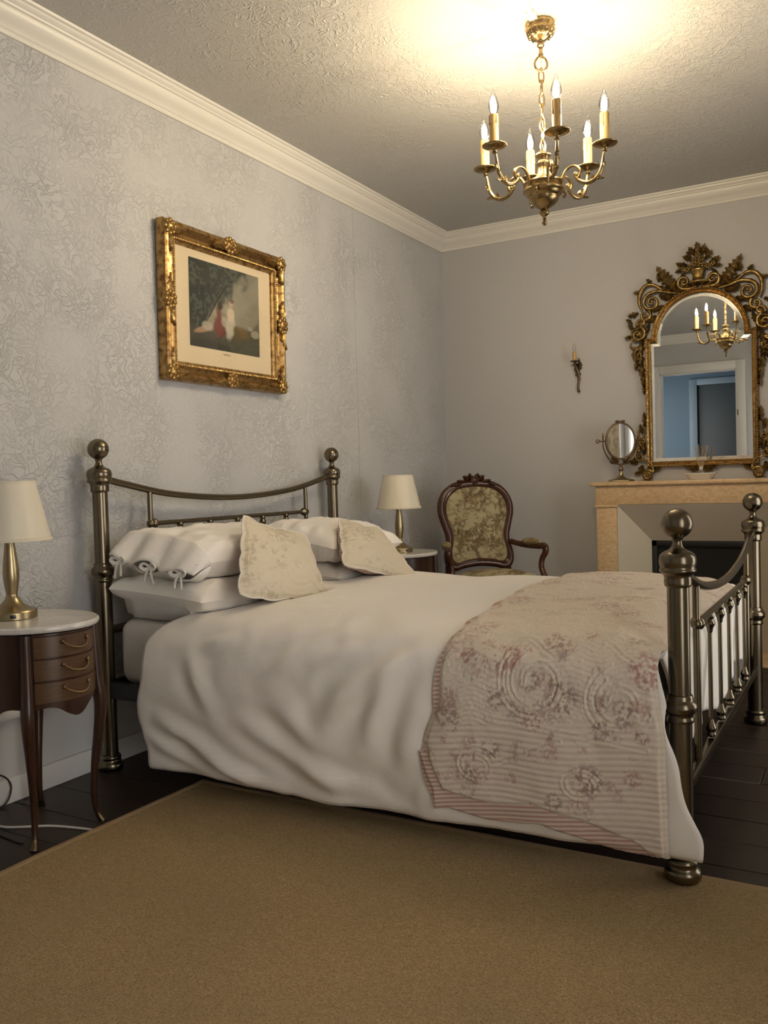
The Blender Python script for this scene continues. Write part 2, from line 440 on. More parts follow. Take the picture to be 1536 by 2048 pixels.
# low wainscot with its cap, baseboards
mb = MB(); mb.box((.003, YF, 0), (.022, L, .285)); struct('trim_5', mb, MAT['wainscot'], smooth=False)
mb = MB(); mb.box((.003, YF, .285), (.045, L, .313), .006); struct('trim_6', mb, MAT['white'])
mb = MB(); mb.box((.022, YF, 0), (.040, L, .085), .004); struct('baseboard_left', mb, MAT['white'])
mb = MB(); mb.box((.04, L-.018, 0), (1.1, L, .11), .004); mb.box((2.35, L-.018, 0), (XR, L, .11), .004); struct('baseboard_back', mb, MAT['white'])
# windows in the right wall; the second is added unseen, to supply daylight
X0, X1 = XR+.09, XR+.15
for wi, (WY0, WY1) in enumerate(WINS):
    wn = MB(); ym = (WY0+WY1)/2
    wn.box((X0, WY0, WZ0), (X1, WY0+.05, WZ1), .004); wn.box((X0, WY1-.05, WZ0), (X1, WY1, WZ1), .004); wn.box((X0, WY0, WZ1-.05), (X1, WY1, WZ1), .004); wn.box((X0, WY0, WZ0), (X1, WY1, WZ0+.05), .004)
    wn.box((X0, ym-.05, WZ0), (X1, ym+.05, WZ1), .004)
    win = struct('window_%d' % (wi+1), wn, MAT['white'])
    for k in range(3):
        z = WZ0+(WZ1-WZ0)*(k+1)/4
        for (ya, yb) in ((WY0+.04, ym-.04), (ym+.04, WY1-.04)):
            m_ = MB(); m_.box((X0+.01, ya, z-.015), (X1-.01, yb, z+.015), .003); m_.build('glazing_bar', MAT['white'], win)
    for k in range(4):
        za = WZ0+(WZ1-WZ0)*k/4+.015; zb = WZ0+(WZ1-WZ0)*(k+1)/4-.015
        for (ya, yb) in ((WY0+.045, ym-.045), (ym+.045, WY1-.045)):
            m_ = MB(); m_.box((X0+.028, ya, za), (X0+.032, yb, zb)); m_.build('pane', MAT['glass'], win, smooth=False)
def curt(y0, y1, label):
    ny_, nz = 60, 24; P = np.zeros((ny_, nz, 3))
    for i in range(ny_):
        for j in range(nz):
            t = i/(ny_-1); z = .04+j/(nz-1)*2.42
            P[i, j] = (XR-.10+.035*math.sin(t*2*PI*4.5)*(1-.25*j/nz)+.01*math.sin(t*9+z), y0+(y1-y0)*t, z)
    m_ = MB(); m_.grid(P)
    o = m_.build('curtain', MAT['curtain']); sm = o.modifiers.new('s', 'SOLIDIFY'); sm.thickness = .003
    tag(o, label, 'curtain')
curt(.42, .98, 'pleated beige patterned curtain at the window side away from the fireplace'); curt(2.02, 2.5, 'pleated beige patterned curtain at the window side nearer the fireplace')
mb = MB(); mb.tube([(XR-.10, .3, 2.48), (XR-.10, 2.62, 2.48)], .012, 10); mb.ell((XR-.10, .29, 2.48), .025); mb.ell((XR-.10, 2.63, 2.48), .025); mb.box((XR-.11, .6, 2.47), (XR, .62, 2.49)); mb.box((XR-.11, 2.4, 2.47), (XR, 2.42, 2.49))
tag(mb.build('curtain_rod', MAT['bronze']), 'dark metal curtain rod above the window', 'curtain rod')
# doorway behind the camera, seen in the big mirror
mb = MB(); cw = .105
mb.box((DX0-cw, YF, 0), (DX0, YF+.03, DZ+cw), .004); mb.box((DX1, YF, 0), (DX1+cw, YF+.03, DZ+cw), .004); mb.box((DX0, YF, DZ), (DX1, YF+.03, DZ+cw), .004)
mb.box((DX0, YF-.15, 0), (DX0+.012, YF, DZ)); mb.box((DX1-.012, YF-.15, 0), (DX1, YF, DZ)); mb.box((DX0, YF-.15, DZ-.012), (DX1, YF, DZ))
d1 = struct('door_1', mb, MAT['white'])
m_ = MB(); m_.box((DX1+.008, YF+.03, 1.70), (DX1+.022, YF+.037, 1.77), .002); m_.build('latch_plate', MAT['bronze'], d1)
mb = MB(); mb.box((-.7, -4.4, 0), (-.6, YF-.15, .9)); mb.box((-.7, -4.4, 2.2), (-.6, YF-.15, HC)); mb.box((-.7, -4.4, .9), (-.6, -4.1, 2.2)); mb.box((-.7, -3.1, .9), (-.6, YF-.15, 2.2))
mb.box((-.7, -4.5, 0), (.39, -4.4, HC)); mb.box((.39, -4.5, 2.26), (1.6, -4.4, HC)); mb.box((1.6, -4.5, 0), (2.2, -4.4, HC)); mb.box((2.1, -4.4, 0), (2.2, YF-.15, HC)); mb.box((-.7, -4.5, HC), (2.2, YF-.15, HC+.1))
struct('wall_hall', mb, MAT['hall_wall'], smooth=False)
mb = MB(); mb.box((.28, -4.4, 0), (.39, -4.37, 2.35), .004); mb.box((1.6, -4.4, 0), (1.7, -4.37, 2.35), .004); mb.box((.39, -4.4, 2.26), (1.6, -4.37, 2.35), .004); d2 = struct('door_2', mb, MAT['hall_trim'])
mb = MB(); mb.box((.39, -4.46, .0), (1.6, -4.42, 2.26), .003); mb.build('doorway_shade_sheet', MAT['hall_dark'], d2)  # flat dark sheet filling the opening, painted as the shade beyond it

# ------------------------------------------------------------------ rug
RX0, RX1, RY0, RY1 = .49, 3.3, -2.3, .262
rug = thing('sisal_rug', 'large tan woven sisal rug beside the bed on the dark floor', 'rug', ((RX0+RX1)/2, (RY0+RY1)/2, 0))
def rug_edge(y): return RX0+.018*math.sin((y+.1)*2.2)*.6+(.02 if y < -.45 else 0)*min(1, (-.45-y)*2)
nx, nyy = 40, 60; P = np.zeros((nx, nyy, 3))
for i in range(nx):
    for j in range(nyy):
        y = RY0+(RY1-RY0)*j/(nyy-1); xa = rug_edge(y); P[i, j] = (xa+(RX1-xa)*i/(nx-1), y, .006)
mb = MB(); mb.grid(P); Pl = P.copy(); Pl[:, :, 2] = .0005; mb.grid(Pl, flip=True)
for (A, B) in ((P[0], Pl[0]), (Pl[-1], P[-1]), (Pl[:, 0], P[:, 0]), (P[:, -1], Pl[:, -1])): mb.grid(np.array([A, B]))
mb.build('weave', MAT['sisal'], rug, world=True)
bw = .028
def bind(pts):
    m_ = MB(); m_.tube(pts, .0155, 8, flat=1); vs = np.array(m_.v); vs[:, 2] = .004+(vs[:, 2]-.006)*.32; m_.v = [tuple(v) for v in vs]; m_.build('binding', MAT['binding'], rug, world=True)
bind([(rug_edge(RY0+(RY1-RY0)*j/40)+.012, RY0+(RY1-RY0)*j/40, .006) for j in range(41)])
bind([(RX0+.01, RY1-.012, .006), (RX1, RY1-.012, .006)]); bind([(RX1-.012, RY0, .006), (RX1-.012, RY1, .006)]); bind([(RX0, RY0+.012, .006), (RX1, RY0+.012, .006)])

# ------------------------------------------------------------------ brass bed
XH, XF, YN, YB = .083, 2.173, .216, 1.816
bed = thing('brass_bed', 'dark antique brass bedstead with ball finials and curved end rails', 'bed', (1.12, 1.016, 0))
def post(x, y, hb, mid, z0=0.0):
    # hb = height of the ball's centre, mid = height of the middle collar
    c = (x, y, 0); B = MAT['bed']
    t = hb-.933
    shaft = [(.030, z0+.05), (.0285, mid-.04), (.0285, mid-.038)]
    m_ = MB(); m_.lathe([(.0295, z0+.055), (.0295, mid-.035)], c, 28, flute=(14, .015, 0, 1)); m_.lathe([(.0275, mid+.03), (.0275, .775+t)], c, 28, flute=(14, .02, 0, 1)); m_.build('post_shaft', B, bed, world=True)
    m_ = MB(); m_.lathe(catmull([(.040, z0+.0), (.044, z0+.004), (.047, z0+.016), (.045, z0+.028), (.039, z0+.036), (.038, z0+.044), (.040, z0+.05), (.036, z0+.058), (.030, z0+.06)], 3), c, 28); m_.build('post_foot', B, bed, world=True)
    m_ = MB(); m_.lathe(catmull([(.0295, mid-.042), (.034, mid-.04), (.035, mid-.032), (.033, mid-.027), (.034, mid-.02), (.041, mid-.012), (.044, mid), (.040, mid+.012), (.034, mid+.018), (.033, mid+.024), (.031, mid+.03), (.0275, mid+.031)], 3), c, 28); m_.build('post_collar', B, bed, world=True)
    m_ = MB(); m_.lathe(catmull([(.0275, .770+t), (.033, .773+t), (.0345, .783+t), (.034, .793+t), (.036, .802+t), (.044, .809+t), (.046, .814+t), (.044, .818+t), (.0435, .822+t), (.0465, .836+t), (.044, .851+t), (.035, .860+t), (.022, .866+t), (.014, .876+t), (.0115, .886+t), (.014, .894+t), (.018, .899+t)], 3), c, 28); m_.build('post_cap', B, bed, world=True)
    m_ = MB(); m_.ell((x, y, hb), .0395, 28, 18); m_.build('ball_finial', B, bed, world=True)
post(XH, YN, 1.216, .757); post(XH, YB, 1.216, .757); post(XF, YN, .933, .462, .0075); post(XF, YB, .933, .462)
def end_frame(x, zt, zmid, zbar, zlow, u1, u2, spy, zl2):
    B = MAT['bed']
    pts = catmull([(x, YN+.02, zt), (x, YN+.12, zt-(zt-zmid)*.24), (x, YN+.4, zt-(zt-zmid)*.76), (x, (YN+YB)/2, zmid), (x, YB-.4, zt-(zt-zmid)*.76), (x, YB-.12, zt-(zt-zmid)*.24), (x, YB-.02, zt)], 8)
    m_ = MB(); m_.tube(pts, .0135, 12); m_.build('top_rail', B, bed, world=True)
    def ztop(y):
        return min(pts, key=lambda p: abs(p[1]-y))[2]
    for u in (u1, u2):
        m_ = MB(); m_.tube([(x, u, zlow), (x, u, ztop(u))], .0105, 12); m_.build('upright', B, bed, world=True)
        m_ = MB(); s_ = 1 if u == u1 else -1
        m_.lathe([(.012, 0), (.019, .006), (.021, .014), (.019, .022), (.013, .028), (.011, .034), (.009, .036)], (0, 0, 0), 16, Matrix.Translation((x, u+s_*.004, zbar)) @ Matrix.Rotation(-s_*PI/2, 4, 'X')); m_.ell((x, u, zbar), (.017, .017, .017), 16, 10); m_.build('knuckle', B, bed, world=True)
    m_ = MB(); m_.tube([(x, u1, zbar), (x, u2, zbar)], .0095, 12); m_.build('cross_bar', B, bed, world=True)
    for y in spy:
        m_ = MB(); m_.tube([(x, y, zl2), (x, y, zbar)], .0068, 10)
        sp = m_.build('spindle', B, bed, world=True)
        m_ = MB(); h = zbar-.05
        m_.lathe(catmull([(.007, h-.012), (.009, h-.006), (.010, h+.002), (.014, h+.010), (.0165, h+.018), (.0135, h+.025), (.011, h+.03), (.0145, h+.038), (.012, h+.044), (.009, h+.048)], 2), (x, y, 0), 14)
        m_.build('casting', B, sp); h = zl2; m_ = MB()
        m_.lathe(catmull([(.009, h), (.015, h+.008), (.0125, h+.016), (.0165, h+.026), (.0125, h+.036), (.009, h+.045), (.007, h+.055)], 2), (x, y, 0), 14)
        m_.build('casting', B, sp)
        for cc_ in sp.children: cc_.data.transform(bed.matrix_basis.inverted())
end_frame(XH, 1.106, 1.013, .922, .30, YN+.255, YB-.255, [.64+.187*i for i in range(5)], .53)
end_frame(XF, .812, .697, .634, .24, YN+.255, YB-.235, [.695+.2*i for i in range(5)], .25)
m_ = MB(); m_.box((XH-.016, YN, .515), (XH+.012, YB, .545), .004); m_.build('lower_rail', MAT['bed'], bed, world=True)
m_ = MB(); m_.box((XF-.013, YN, .212), (XF+.013, YB, .246), .004); m_.build('lower_rail', MAT['bed'], bed, world=True)
m_ = MB(); m_.box((XH-.013, YN, .276), (XH+.013, YB, .338), .004); m_.build('lower_rail', MAT['black'], bed, world=True)
for y in (YN, YB):
    m_ = MB(); m_.box((XH, y-.014, .276), (XF, y+.014, .338), .004); m_.build('side_rail', MAT['black'], bed, world=True)
for i in range(12):
    x = .22+i*.165
    m_ = MB(); m_.box((x-.035, YN+.014, .300), (x+.035, YB-.014, .318), .004); m_.build('slat', MAT['mahogany'], bed, world=True)

# ------------------------------------------------------------------ mattress
mb = MB(); n1, n2 = 60, 60; P = np.zeros((n1, n2, 3))
m_ = MB(); m_.box((.115, YN+.022, .32), (2.078, YB-.022, .572), .055, seg=4)
o = m_.build('mattress', MAT['sheet']); tag(o, 'deep mattress in a gathered ivory fitted sheet on the bedstead', 'mattress')

# ------------------------------------------------------------------ duvet surface
SEC = catmull([(.118, .085), (.104, .2), (.096, .35), (.108, .47), (.150, .556), (.24, .602), (.45, .616), (1.0, .620), (1.45, .612), (1.68, .600), (1.84, .555), (1.905, .44), (1.915, .3), (1.915, .16)], 10)
SEC = np.array(SEC); SL = np.concatenate([[0], np.cumsum(np.hypot(*np.diff(SEC, axis=0).T))]); STOT = SL[-1]
def sec(s):
    return np.interp(s, SL, SEC[:, 0]), np.interp(s, SL, SEC[:, 1])
def secn(s):
    e = .006; y0, z0 = sec(np.clip(s-e, 0, STOT)); y1, z1 = sec(np.clip(s+e, 0, STOT)); d = np.hypot(y1-y0, z1-z0)+1e-9
    return -(z1-z0)/d, (y1-y0)/d
def s_of_z(z):   # near side
    return np.interp(z, SEC[:40, 1], SL[:40])
FOLDS = [((821, 1299), (645, 1420), .030, .022), ((626, 1285), (525, 1357), .026, .014), ((486, 1435), (679, 1564), .030, .020), ((325, 1435), (491, 1548), .026, .022), ((785, 1330), (735, 1495), .03, .018),
         ((371, 1305), (432, 1425), .03, .014), ((560, 1400), (640, 1500), .04, .016), ((300, 1470), (420, 1545), .02, .012), ((700, 1380), (640, 1470), .035, .014), ((850, 1380), (800, 1560), .03, .010), ((380, 1500), (560, 1575), .02, .014), ((585, 1520), (760, 1590), .025, .01), ((690, 1290), (620, 1335), .018, .01), ((450, 1270), (400, 1300), .02, .01), ((950, 1300), (1100, 1330), .03, .008)]
FL = []
for a, b, w, h in FOLDS:
    A = hit(*a, 1, .10); Bq = hit(*b, 1, .10)
    FL.append(((A.x, float(s_of_z(min(A.z, .59)))), (Bq.x, float(s_of_z(min(Bq.z, .59)))), w, h))
def duvet_disp(X, S):
    d = .010*(fbm(X*2.2, S*2.2, 3)-.5)*2+.006*(fbm(X*6, S*5, 9)-.5)*2
    for a, b, w, h in FL:
        ds, t = segdist(X, S, a, b)
        d = d+h*np.exp(-(ds/w)**2)*np.sin(PI*np.clip(t*.8+.1, 0, 1))-h*.45*np.exp(-((ds-w*1.9)/w)**2)*np.sin(PI*np.clip(t*.8+.1, 0, 1))
    top = sstep(.62, .75, S)*(1-sstep(STOT-.55, STOT-.4, S))
    d = d*(1-.5*top)+top*.008*np.sin(X*5.5+S*2.1+2*fbm(X*2, S*2, 5))+top*.004*np.sin(X*13-S*4)
    d = d+.006*np.sin(X*17+3*fbm(X*3, S*0, 2))*(1-sstep(.05, .35, S))          # hem ripples
    d = d+.0045*(1-np.abs(2*fbm(X*5.5+S*2, S*4-X, 61)-1)*2.2)*(1-.6*top)
    d = d-.010*np.exp(-(S/.012)**2)
    return d
def surf(X, S, off=0.0):
    y, z = sec(S); ny_, nz_ = secn(S); d = duvet_disp(X, S)+off+.012
    side = 1-sstep(.45, .62, S)
    z = z+ny_*0+side*(0.02*sstep(1.5, 2.2, X)-.012*np.exp(-((X-1.0)/.35)**2))*(1-sstep(0, .5, S))
    head = 1-sstep(.38, .52, X); z = z-head*.012*sstep(.5, .7, S)
    foot = sstep(2.0, 2.13, X)*sstep(.52, .62, S)
    return np.stack([X, y+ny_*d, z+nz_*d-.03*foot], -1)
def x_lo(S): return .40-.02*np.sin(np.clip(S/.5, 0, 1)*PI)+.09*sstep(.4, .62, S)+.012*np.sin(S*23)
def x_hi(S): return 2.24-.075*sstep(0, .36, S)-.040*sstep(.36, .55, S)+.008*np.sin(S*31)*(S < .4)
def sheetgrid(na, ns, s0, s1, lo, hi, off, rim=.010):
    S = np.linspace(s0, s1, ns)[None, :].repeat(na, 0); U = np.linspace(0, 1, na)[:, None].repeat(ns, 1)
    X = lo(S)+(hi(S)-lo(S))*U
    return X, S, U
X, S, U = sheetgrid(150, 190, 0, STOT, x_lo, x_hi, 0)
P = surf(X, S)
du = thing('duvet', 'plain white duvet spread over the bed and hanging to the floor', 'duvet', (1.3, 1.0, .57))
mb = MB(); mb.grid(P); o = mb.build('duvet_cover', MAT['cotton'], du, world=True, ang=80)
sm = o.modifiers.new('s', 'SOLIDIFY'); sm.thickness = .016; sm.offset = -1
ny2, nz2 = 90, 26; Pf = np.zeros((ny2, nz2, 3))
for i in range(ny2):
    for j in range(nz2):
        y = YN+.05+i/(ny2-1)*(YB-YN-.1); t = j/(nz2-1)
        Pf[i, j] = (2.105+.03*math.sin(min(1, t*3)*PI/2)+(.012*math.sin(y*22+2*math.sin(y*5))+.006*math.sin(y*51))*t-.02*t*(.5+.5*math.sin(y*9)), y, .585-.31*t-.025*math.sin(y*7)*t)
mb = MB(); mb.grid(Pf); o = mb.build('foot_drop', MAT['cotton'], du, world=True, ang=80)
sm = o.modifiers.new('s', 'SOLIDIFY'); sm.thickness = .008; sm.offset = -1

# ------------------------------------------------------------------ quilt
SQ0 = float(s_of_z(.178)); SQ1 = STOT-.12
def scal(t, n): return .5*np.abs(np.sin(t*n*PI))
def qlo(S):
    base = np.interp(S, [SQ0, SQ0+.15, SQ0+.35, SQ0+.46, SQ0+.75, SQ0+1.2, SQ0+1.6, STOT], [1.545, 1.508, 1.545, 1.56, 1.515, 1.465, 1.43, 1.42])
    return base-.030*np.abs(np.sin((S-SQ0)*PI/.29+.3))+.016
def qhi(S): return 2.135+.03*(1-sstep(.3, .5, S))+0*S
NA, NS = 300, 740
S = np.linspace(0, 1, NS)[None, :].repeat(NA, 0); U = np.linspace(0, 1, NA)[:, None].repeat(NS, 1)
# scalloped, sloping lower edge: s start depends on x
Xt = 1.53+(2.165-1.53)*U
S0 = SQ0-.075*sstep(1.9, 2.15, Xt)-.022*np.abs(np.sin((Xt-1.53)*PI/.27))-.035*(Xt-1.8)
S = S0+(SQ1-S0)*S; X = qlo(S)+(qhi(S)-qlo(S))*U
E_ = np.minimum(np.minimum(U*(.65), (1-U)*.65), (S-S0))
def paisley(cx, cy, r, a):
    out = []
    for i in range(28):
        t = i/27; ang = a+t*2*PI*1.15; rr = r*(1-.55*t)
        out.append((cx+rr*math.cos(ang)*1.1, cy+rr*math.sin(ang)))
    return out
disp = np.zeros_like(X)
low = 1-sstep(SQ0+.20, SQ0+.24, S-.10*(X-1.75))
disp += low*.0028*np.abs(np.sin((S-.05*X+.006*np.sin(X*14))*PI/.0165))
mid = (1-low)
disp += mid*(.0026*vnoise(X*120, S*150, 5)+.0022*np.abs(np.sin((S+.006*np.sin(X*45)+.02*vnoise(X*9, S*9, 77))*PI/.0125))*sstep(.35, .65, vnoise(X*9+3, S*9, 6)))
lines = [paisley(1.83, SQ0+.33, .075, 2.2), paisley(2.05, SQ0+.30, .06, 2.2), paisley(1.66, SQ0+.10, .055, .5), paisley(1.83, SQ0+.33, .10, 2.0)[:16], paisley(2.06, SQ0+.30, .09, 2.0)[:16], paisley(1.95, SQ0+.08, .05, .5),
         [(1.60+.01*i*2.7, SQ0+.06+.012*i) for i in range(12)], [(1.70+.03*i, SQ0+.235-.003*i) for i in range(15)], [(1.72+.03*i, SQ0+.42+.03*math.sin(i*.9)) for i in range(14)], [(1.95+.02*i, SQ0+.2+.012*i) for i in range(10)]]
for ys in (.75, 1.05, 1.4, 1.8):
    for xs in (1.6, 1.78, 1.98): lines.append(paisley(xs+.03*math.sin(ys*9), SQ0+ys, .06, ys*5))
lm = np.zeros_like(X)
for ln in lines:
    dm = np.full_like(X, 9.)
    for a, b in zip(ln[:-1], ln[1:]): dm = np.minimum(dm, segdist(X, S, a, b)[0])
    lm = np.maximum(lm, np.exp(-((dm-.006)/.004)**2)-.9*np.exp(-(dm/.0035)**2))
disp += .0030*lm
edge = np.exp(-((E_-.012)/.004)**2)*-.003
Pq = surf(X, S, 0.016+disp+edge+.004*(fbm(X*7, S*7, 21)-.5)-.012*np.exp(-(E_/.01)**2))
# colours of the print
base = np.array([.70, .62, .53]); Cq = np.ones((NA, NS, 3))*base
g = fbm(X*40, S*40, 31); Cq *= (1+.10*(g-.5))[..., None]
mask = np.zeros_like(X); mask2 = np.zeros_like(X)
rr_ = random.Random(5)
def cluster(cx, cy, r, which, dens=1.0):
    global mask, mask2
    near = np.hypot(X-cx, S-cy)
    n = vnoise(X*120+cx*77, S*120, 41)*.55+vnoise(X*240, S*240+cy*31, 43)*.45
    v = sstep(.44, .62, n)*(1-sstep(r*.55, r*1.1, near+.03*(fbm(X*25, S*25, 17)-.5)))*dens
    if which: mask = np.maximum(mask, v)
    else: mask2 = np.maximum(mask2, v)
def qp(px, py):
    A = hit(px, py, 1, .10); return A.x, float(s_of_z(min(.6, A.z)))
for px, py, r, w in [(1125, 1400, .055, 0), (1290, 1335, .055, 1), (905, 1430, .045, 0), (1010, 1310, .045, 1), (1060, 1370, .03, 0), (1180, 1560, .05, 0), (930, 1310, .03, 1), (1075, 1440, .03, 1), (1250, 1430, .04, 0), (990, 1490, .03, 0), (1270, 1560, .03, 1), (1110, 1600, .03, 0), (1000, 1400, .03, 0), (1210, 1460, .03, 0), (950, 1540, .03, 0)]:
    cx, cy = qp(px, py); cluster(cx, cy, r, w, .9)
for i in range(46):
    cluster(1.5+rr_.random()*.62, SQ0+.42+rr_.random()*(SQ1-SQ0-.45), .02+rr_.random()*.05, rr_.random() < .5, .4+.3*rr_.random())
for i in range(60):
    cluster(1.5+rr_.random()*.62, SQ0+rr_.random()*.45, .012+rr_.random()*.018, rr_.random() < .4, .6)
Cq = Cq*(1-mask[..., None])+mask[..., None]*np.array([.44, .25, .22]); Cq = Cq*(1-mask2[..., None])+mask2[..., None]*np.array([.36, .27, .24])
qu = thing('quilt', 'cream quilted bedspread printed with faded pink flowers folded over the bed foot', 'bedspread', (1.83, 1.0, .6))
mb = MB(); mb.grid(Pq); o = mb.build('printed_top', MAT['quilt'], qu, colors=Cq.reshape(-1, 3), world=True, ang=180)
# striped lining showing beyond the lower and head-side edges
n1, n2 = 120, 40
S = np.linspace(0, 1, n2)[None, :].repeat(n1, 0); U = np.linspace(0, 1, n1)[:, None].repeat(n2, 1); Xt = 1.52+.62*U
S0 = SQ0-.042-.06*sstep(1.9, 2.15, Xt)-.018*np.abs(np.sin((Xt-1.56)*PI/.27))-.035*(Xt-1.8); S = S0+(SQ0+.12-S0)*S; X = np.clip(qlo(np.maximum(S, SQ0+.02))-.018, 0, 9)*(1-U)+2.14*U
mb = MB(); mb.grid(surf(X, S, .009)); o = mb.build('striped_lining', MAT['stripe'], qu, world=True, ang=180); o['label'] = 'pink and cream striped lining'
sm = o.modifiers.new('s', 'SOLIDIFY'); sm.thickness = .004; sm.offset = 0
S = np.linspace(SQ0-.02, SQ1, 200)[None, :].repeat(14, 0); U = np.linspace(0, 1, 14)[:, None].repeat(200, 1); X = qlo(S+.05)-.012*(1-sstep(.5, .7, S))+.03*(1-sstep(.5, .7, S))*0+U*.10
mb = MB(); mb.grid(surf(X, S, .007)); o = mb.build('striped_lining', MAT['stripe'], qu, world=True, ang=180)

# ------------------------------------------------------------------ pillows
def pillow_grid(a, b, h, nu=56, nv=44, seed=0, pinch=.15, wr=.014):
    u = np.linspace(-1, 1, nu)[:, None].repeat(nv, 1); v = np.linspace(-1, 1, nv)[None, :].repeat(nu, 0)
    x = a*u*(1-pinch*(1-v**2)*0+0)-a*pinch*np.sign(u)*np.abs(u)**3*(1-np.abs(v)**3)*.6
    y = b*v-b*pinch*np.sign(v)*np.abs(v)**3*(1-np.abs(u)**3)*.6
    th = (np.clip(1-np.abs(u)**4, 0, 1)**.5)*(np.clip(1-np.abs(v)**4, 0, 1)**.5)
    w = (fbm(u*3+seed, v*3, seed)-.5)*2*wr*2+(fbm(u*8+seed, v*6, seed+4)-.5)*wr
    edge = np.maximum(np.abs(u), np.abs(v)); ru = np.sin((u+v*.5)*14+seed)*.006*np.exp(-((edge-.85)/.12)**2)
    return x, y, th*(h+w)+ru*th**.3, -th*(h*1.0+w*.4)
def pillow(name, label, loc, rot, a, b, h, seed, m='pillow', group=None, bendfn=None):
    o = thing(name, label, 'pillow', loc, 0, group); M = Matrix.Rotation(rot[2], 4, 'Z') @ Matrix.Rotation(rot[1], 4, 'Y') @ Matrix.Rotation(rot[0], 4, 'X')
    x, y, zt, zb = pillow_grid(a, b, h, seed=seed)
    if bendfn: dz = bendfn(x/a, y/b); zt = zt+dz; zb = zb+dz
    mb = MB(); mb.grid(np.stack([x, y, zt], -1), M=M); mb.grid(np.stack([x, y, zb], -1), flip=True, M=M); 
    bm = mb.build('pillowcase', MAT[m], o, ang=120); return o, M
# local x runs along the bed (depth), local y along the headboard
pb, M = pillow('pillow', 'plain white pillow under the tied pillow at the bed side by the tall empty floor', (.352, .53, .668), (0, math.radians(4), 0), .245, .350, .070, 1, bendfn=lambda u, v: .012*v*v)
pb['label'] = 'plain white pillow lying flat beneath the pillow with tied ends'
pt, M = pillow('pillow', 'white pillow with fabric ties at its open end', (.335, .56, .816), (math.radians(1), math.radians(7), math.radians(-2)), .228, .335, .086, 5, bendfn=lambda u, v: .008*v*v)
def tie(parent, loc, seed):
    r = random.Random(seed); m_ = MB(); x, y, z = loc
    m_.ell((x, y, z), (.011, .010, .010), 10, 8)
    for s_ in (-1, 1):
        lp = [(x, y, z), (x+.020*s_, y-.012, z+.014), (x+.036*s_, y-.014, z+.004), (x+.022*s_, y-.010, z-.008), (x, y, z)]
        m_.tube(catmull(lp, 5), .0042, 8, flat=1.7)
        tl = [(x, y, z), (x+.012*s_, y-.012, z-.022), (x+.018*s_+.008*r.random(), y-.012-.01*r.random(), z-.050-.018*r.random())]
        m_.tube(catmull(tl, 5), .0042, 8, flat=1.9)
    return m_.build('tie', MAT['pillow'], parent, ang=60)
# open hem of the case: two lips at the near end joined by ties
def lips(parent):
    for up in (1, -1):
        n1, n2 = 50, 12; P = np.zeros((n1, n2, 3))
        for i in range(n1):
            u = -1+2*i/(n1-1)
            for j in range(n2):
                t = j/(n2-1); gap = .003+.012*abs(math.sin((u+1)*PI*1.5))*(1-u*u*.7)
                x = .235*u; ws = abs(math.sin((u+1)*PI*1.5+.4)); y = -.275-(.078+(.020*ws if up > 0 else 0))*t+.006*math.sin(u*13); z = up*(.082*(1-t)**1.0*max(0, 1-u**4)**.5+gap*t)+(.010*math.sin(u*8+up)+.012*(ws-.5))*t-.034*t**1.4
                P[i, j] = (x, y, z)
        m_ = MB(); m_.grid(P, flip=(up < 0), M=M); o = m_.build('case_hem', MAT['pillow'], parent, ang=80); q = o.modifiers.new('s', 'SOLIDIFY'); q.thickness = .004
lips(pt)
for u in (-.62, .08, .74): 
    q = M @ Vector((.225*u, -.352, -.030)); tie(pt, q, int(u*100)+200)
pillow('pillow', 'plain white pillow leaning at the headboard behind the striped-edge cushion', (.335, 1.395, .800), (math.radians(-2), math.radians(9), math.radians(2)), .228, .345, .082, 8)
pillow('pillow', 'white pillow mostly hidden, squashed flat below the upper pillow by the lamp', (.352, 1.385, .665), (0, math.radians(4), 0), .24, .320, .066, 12)

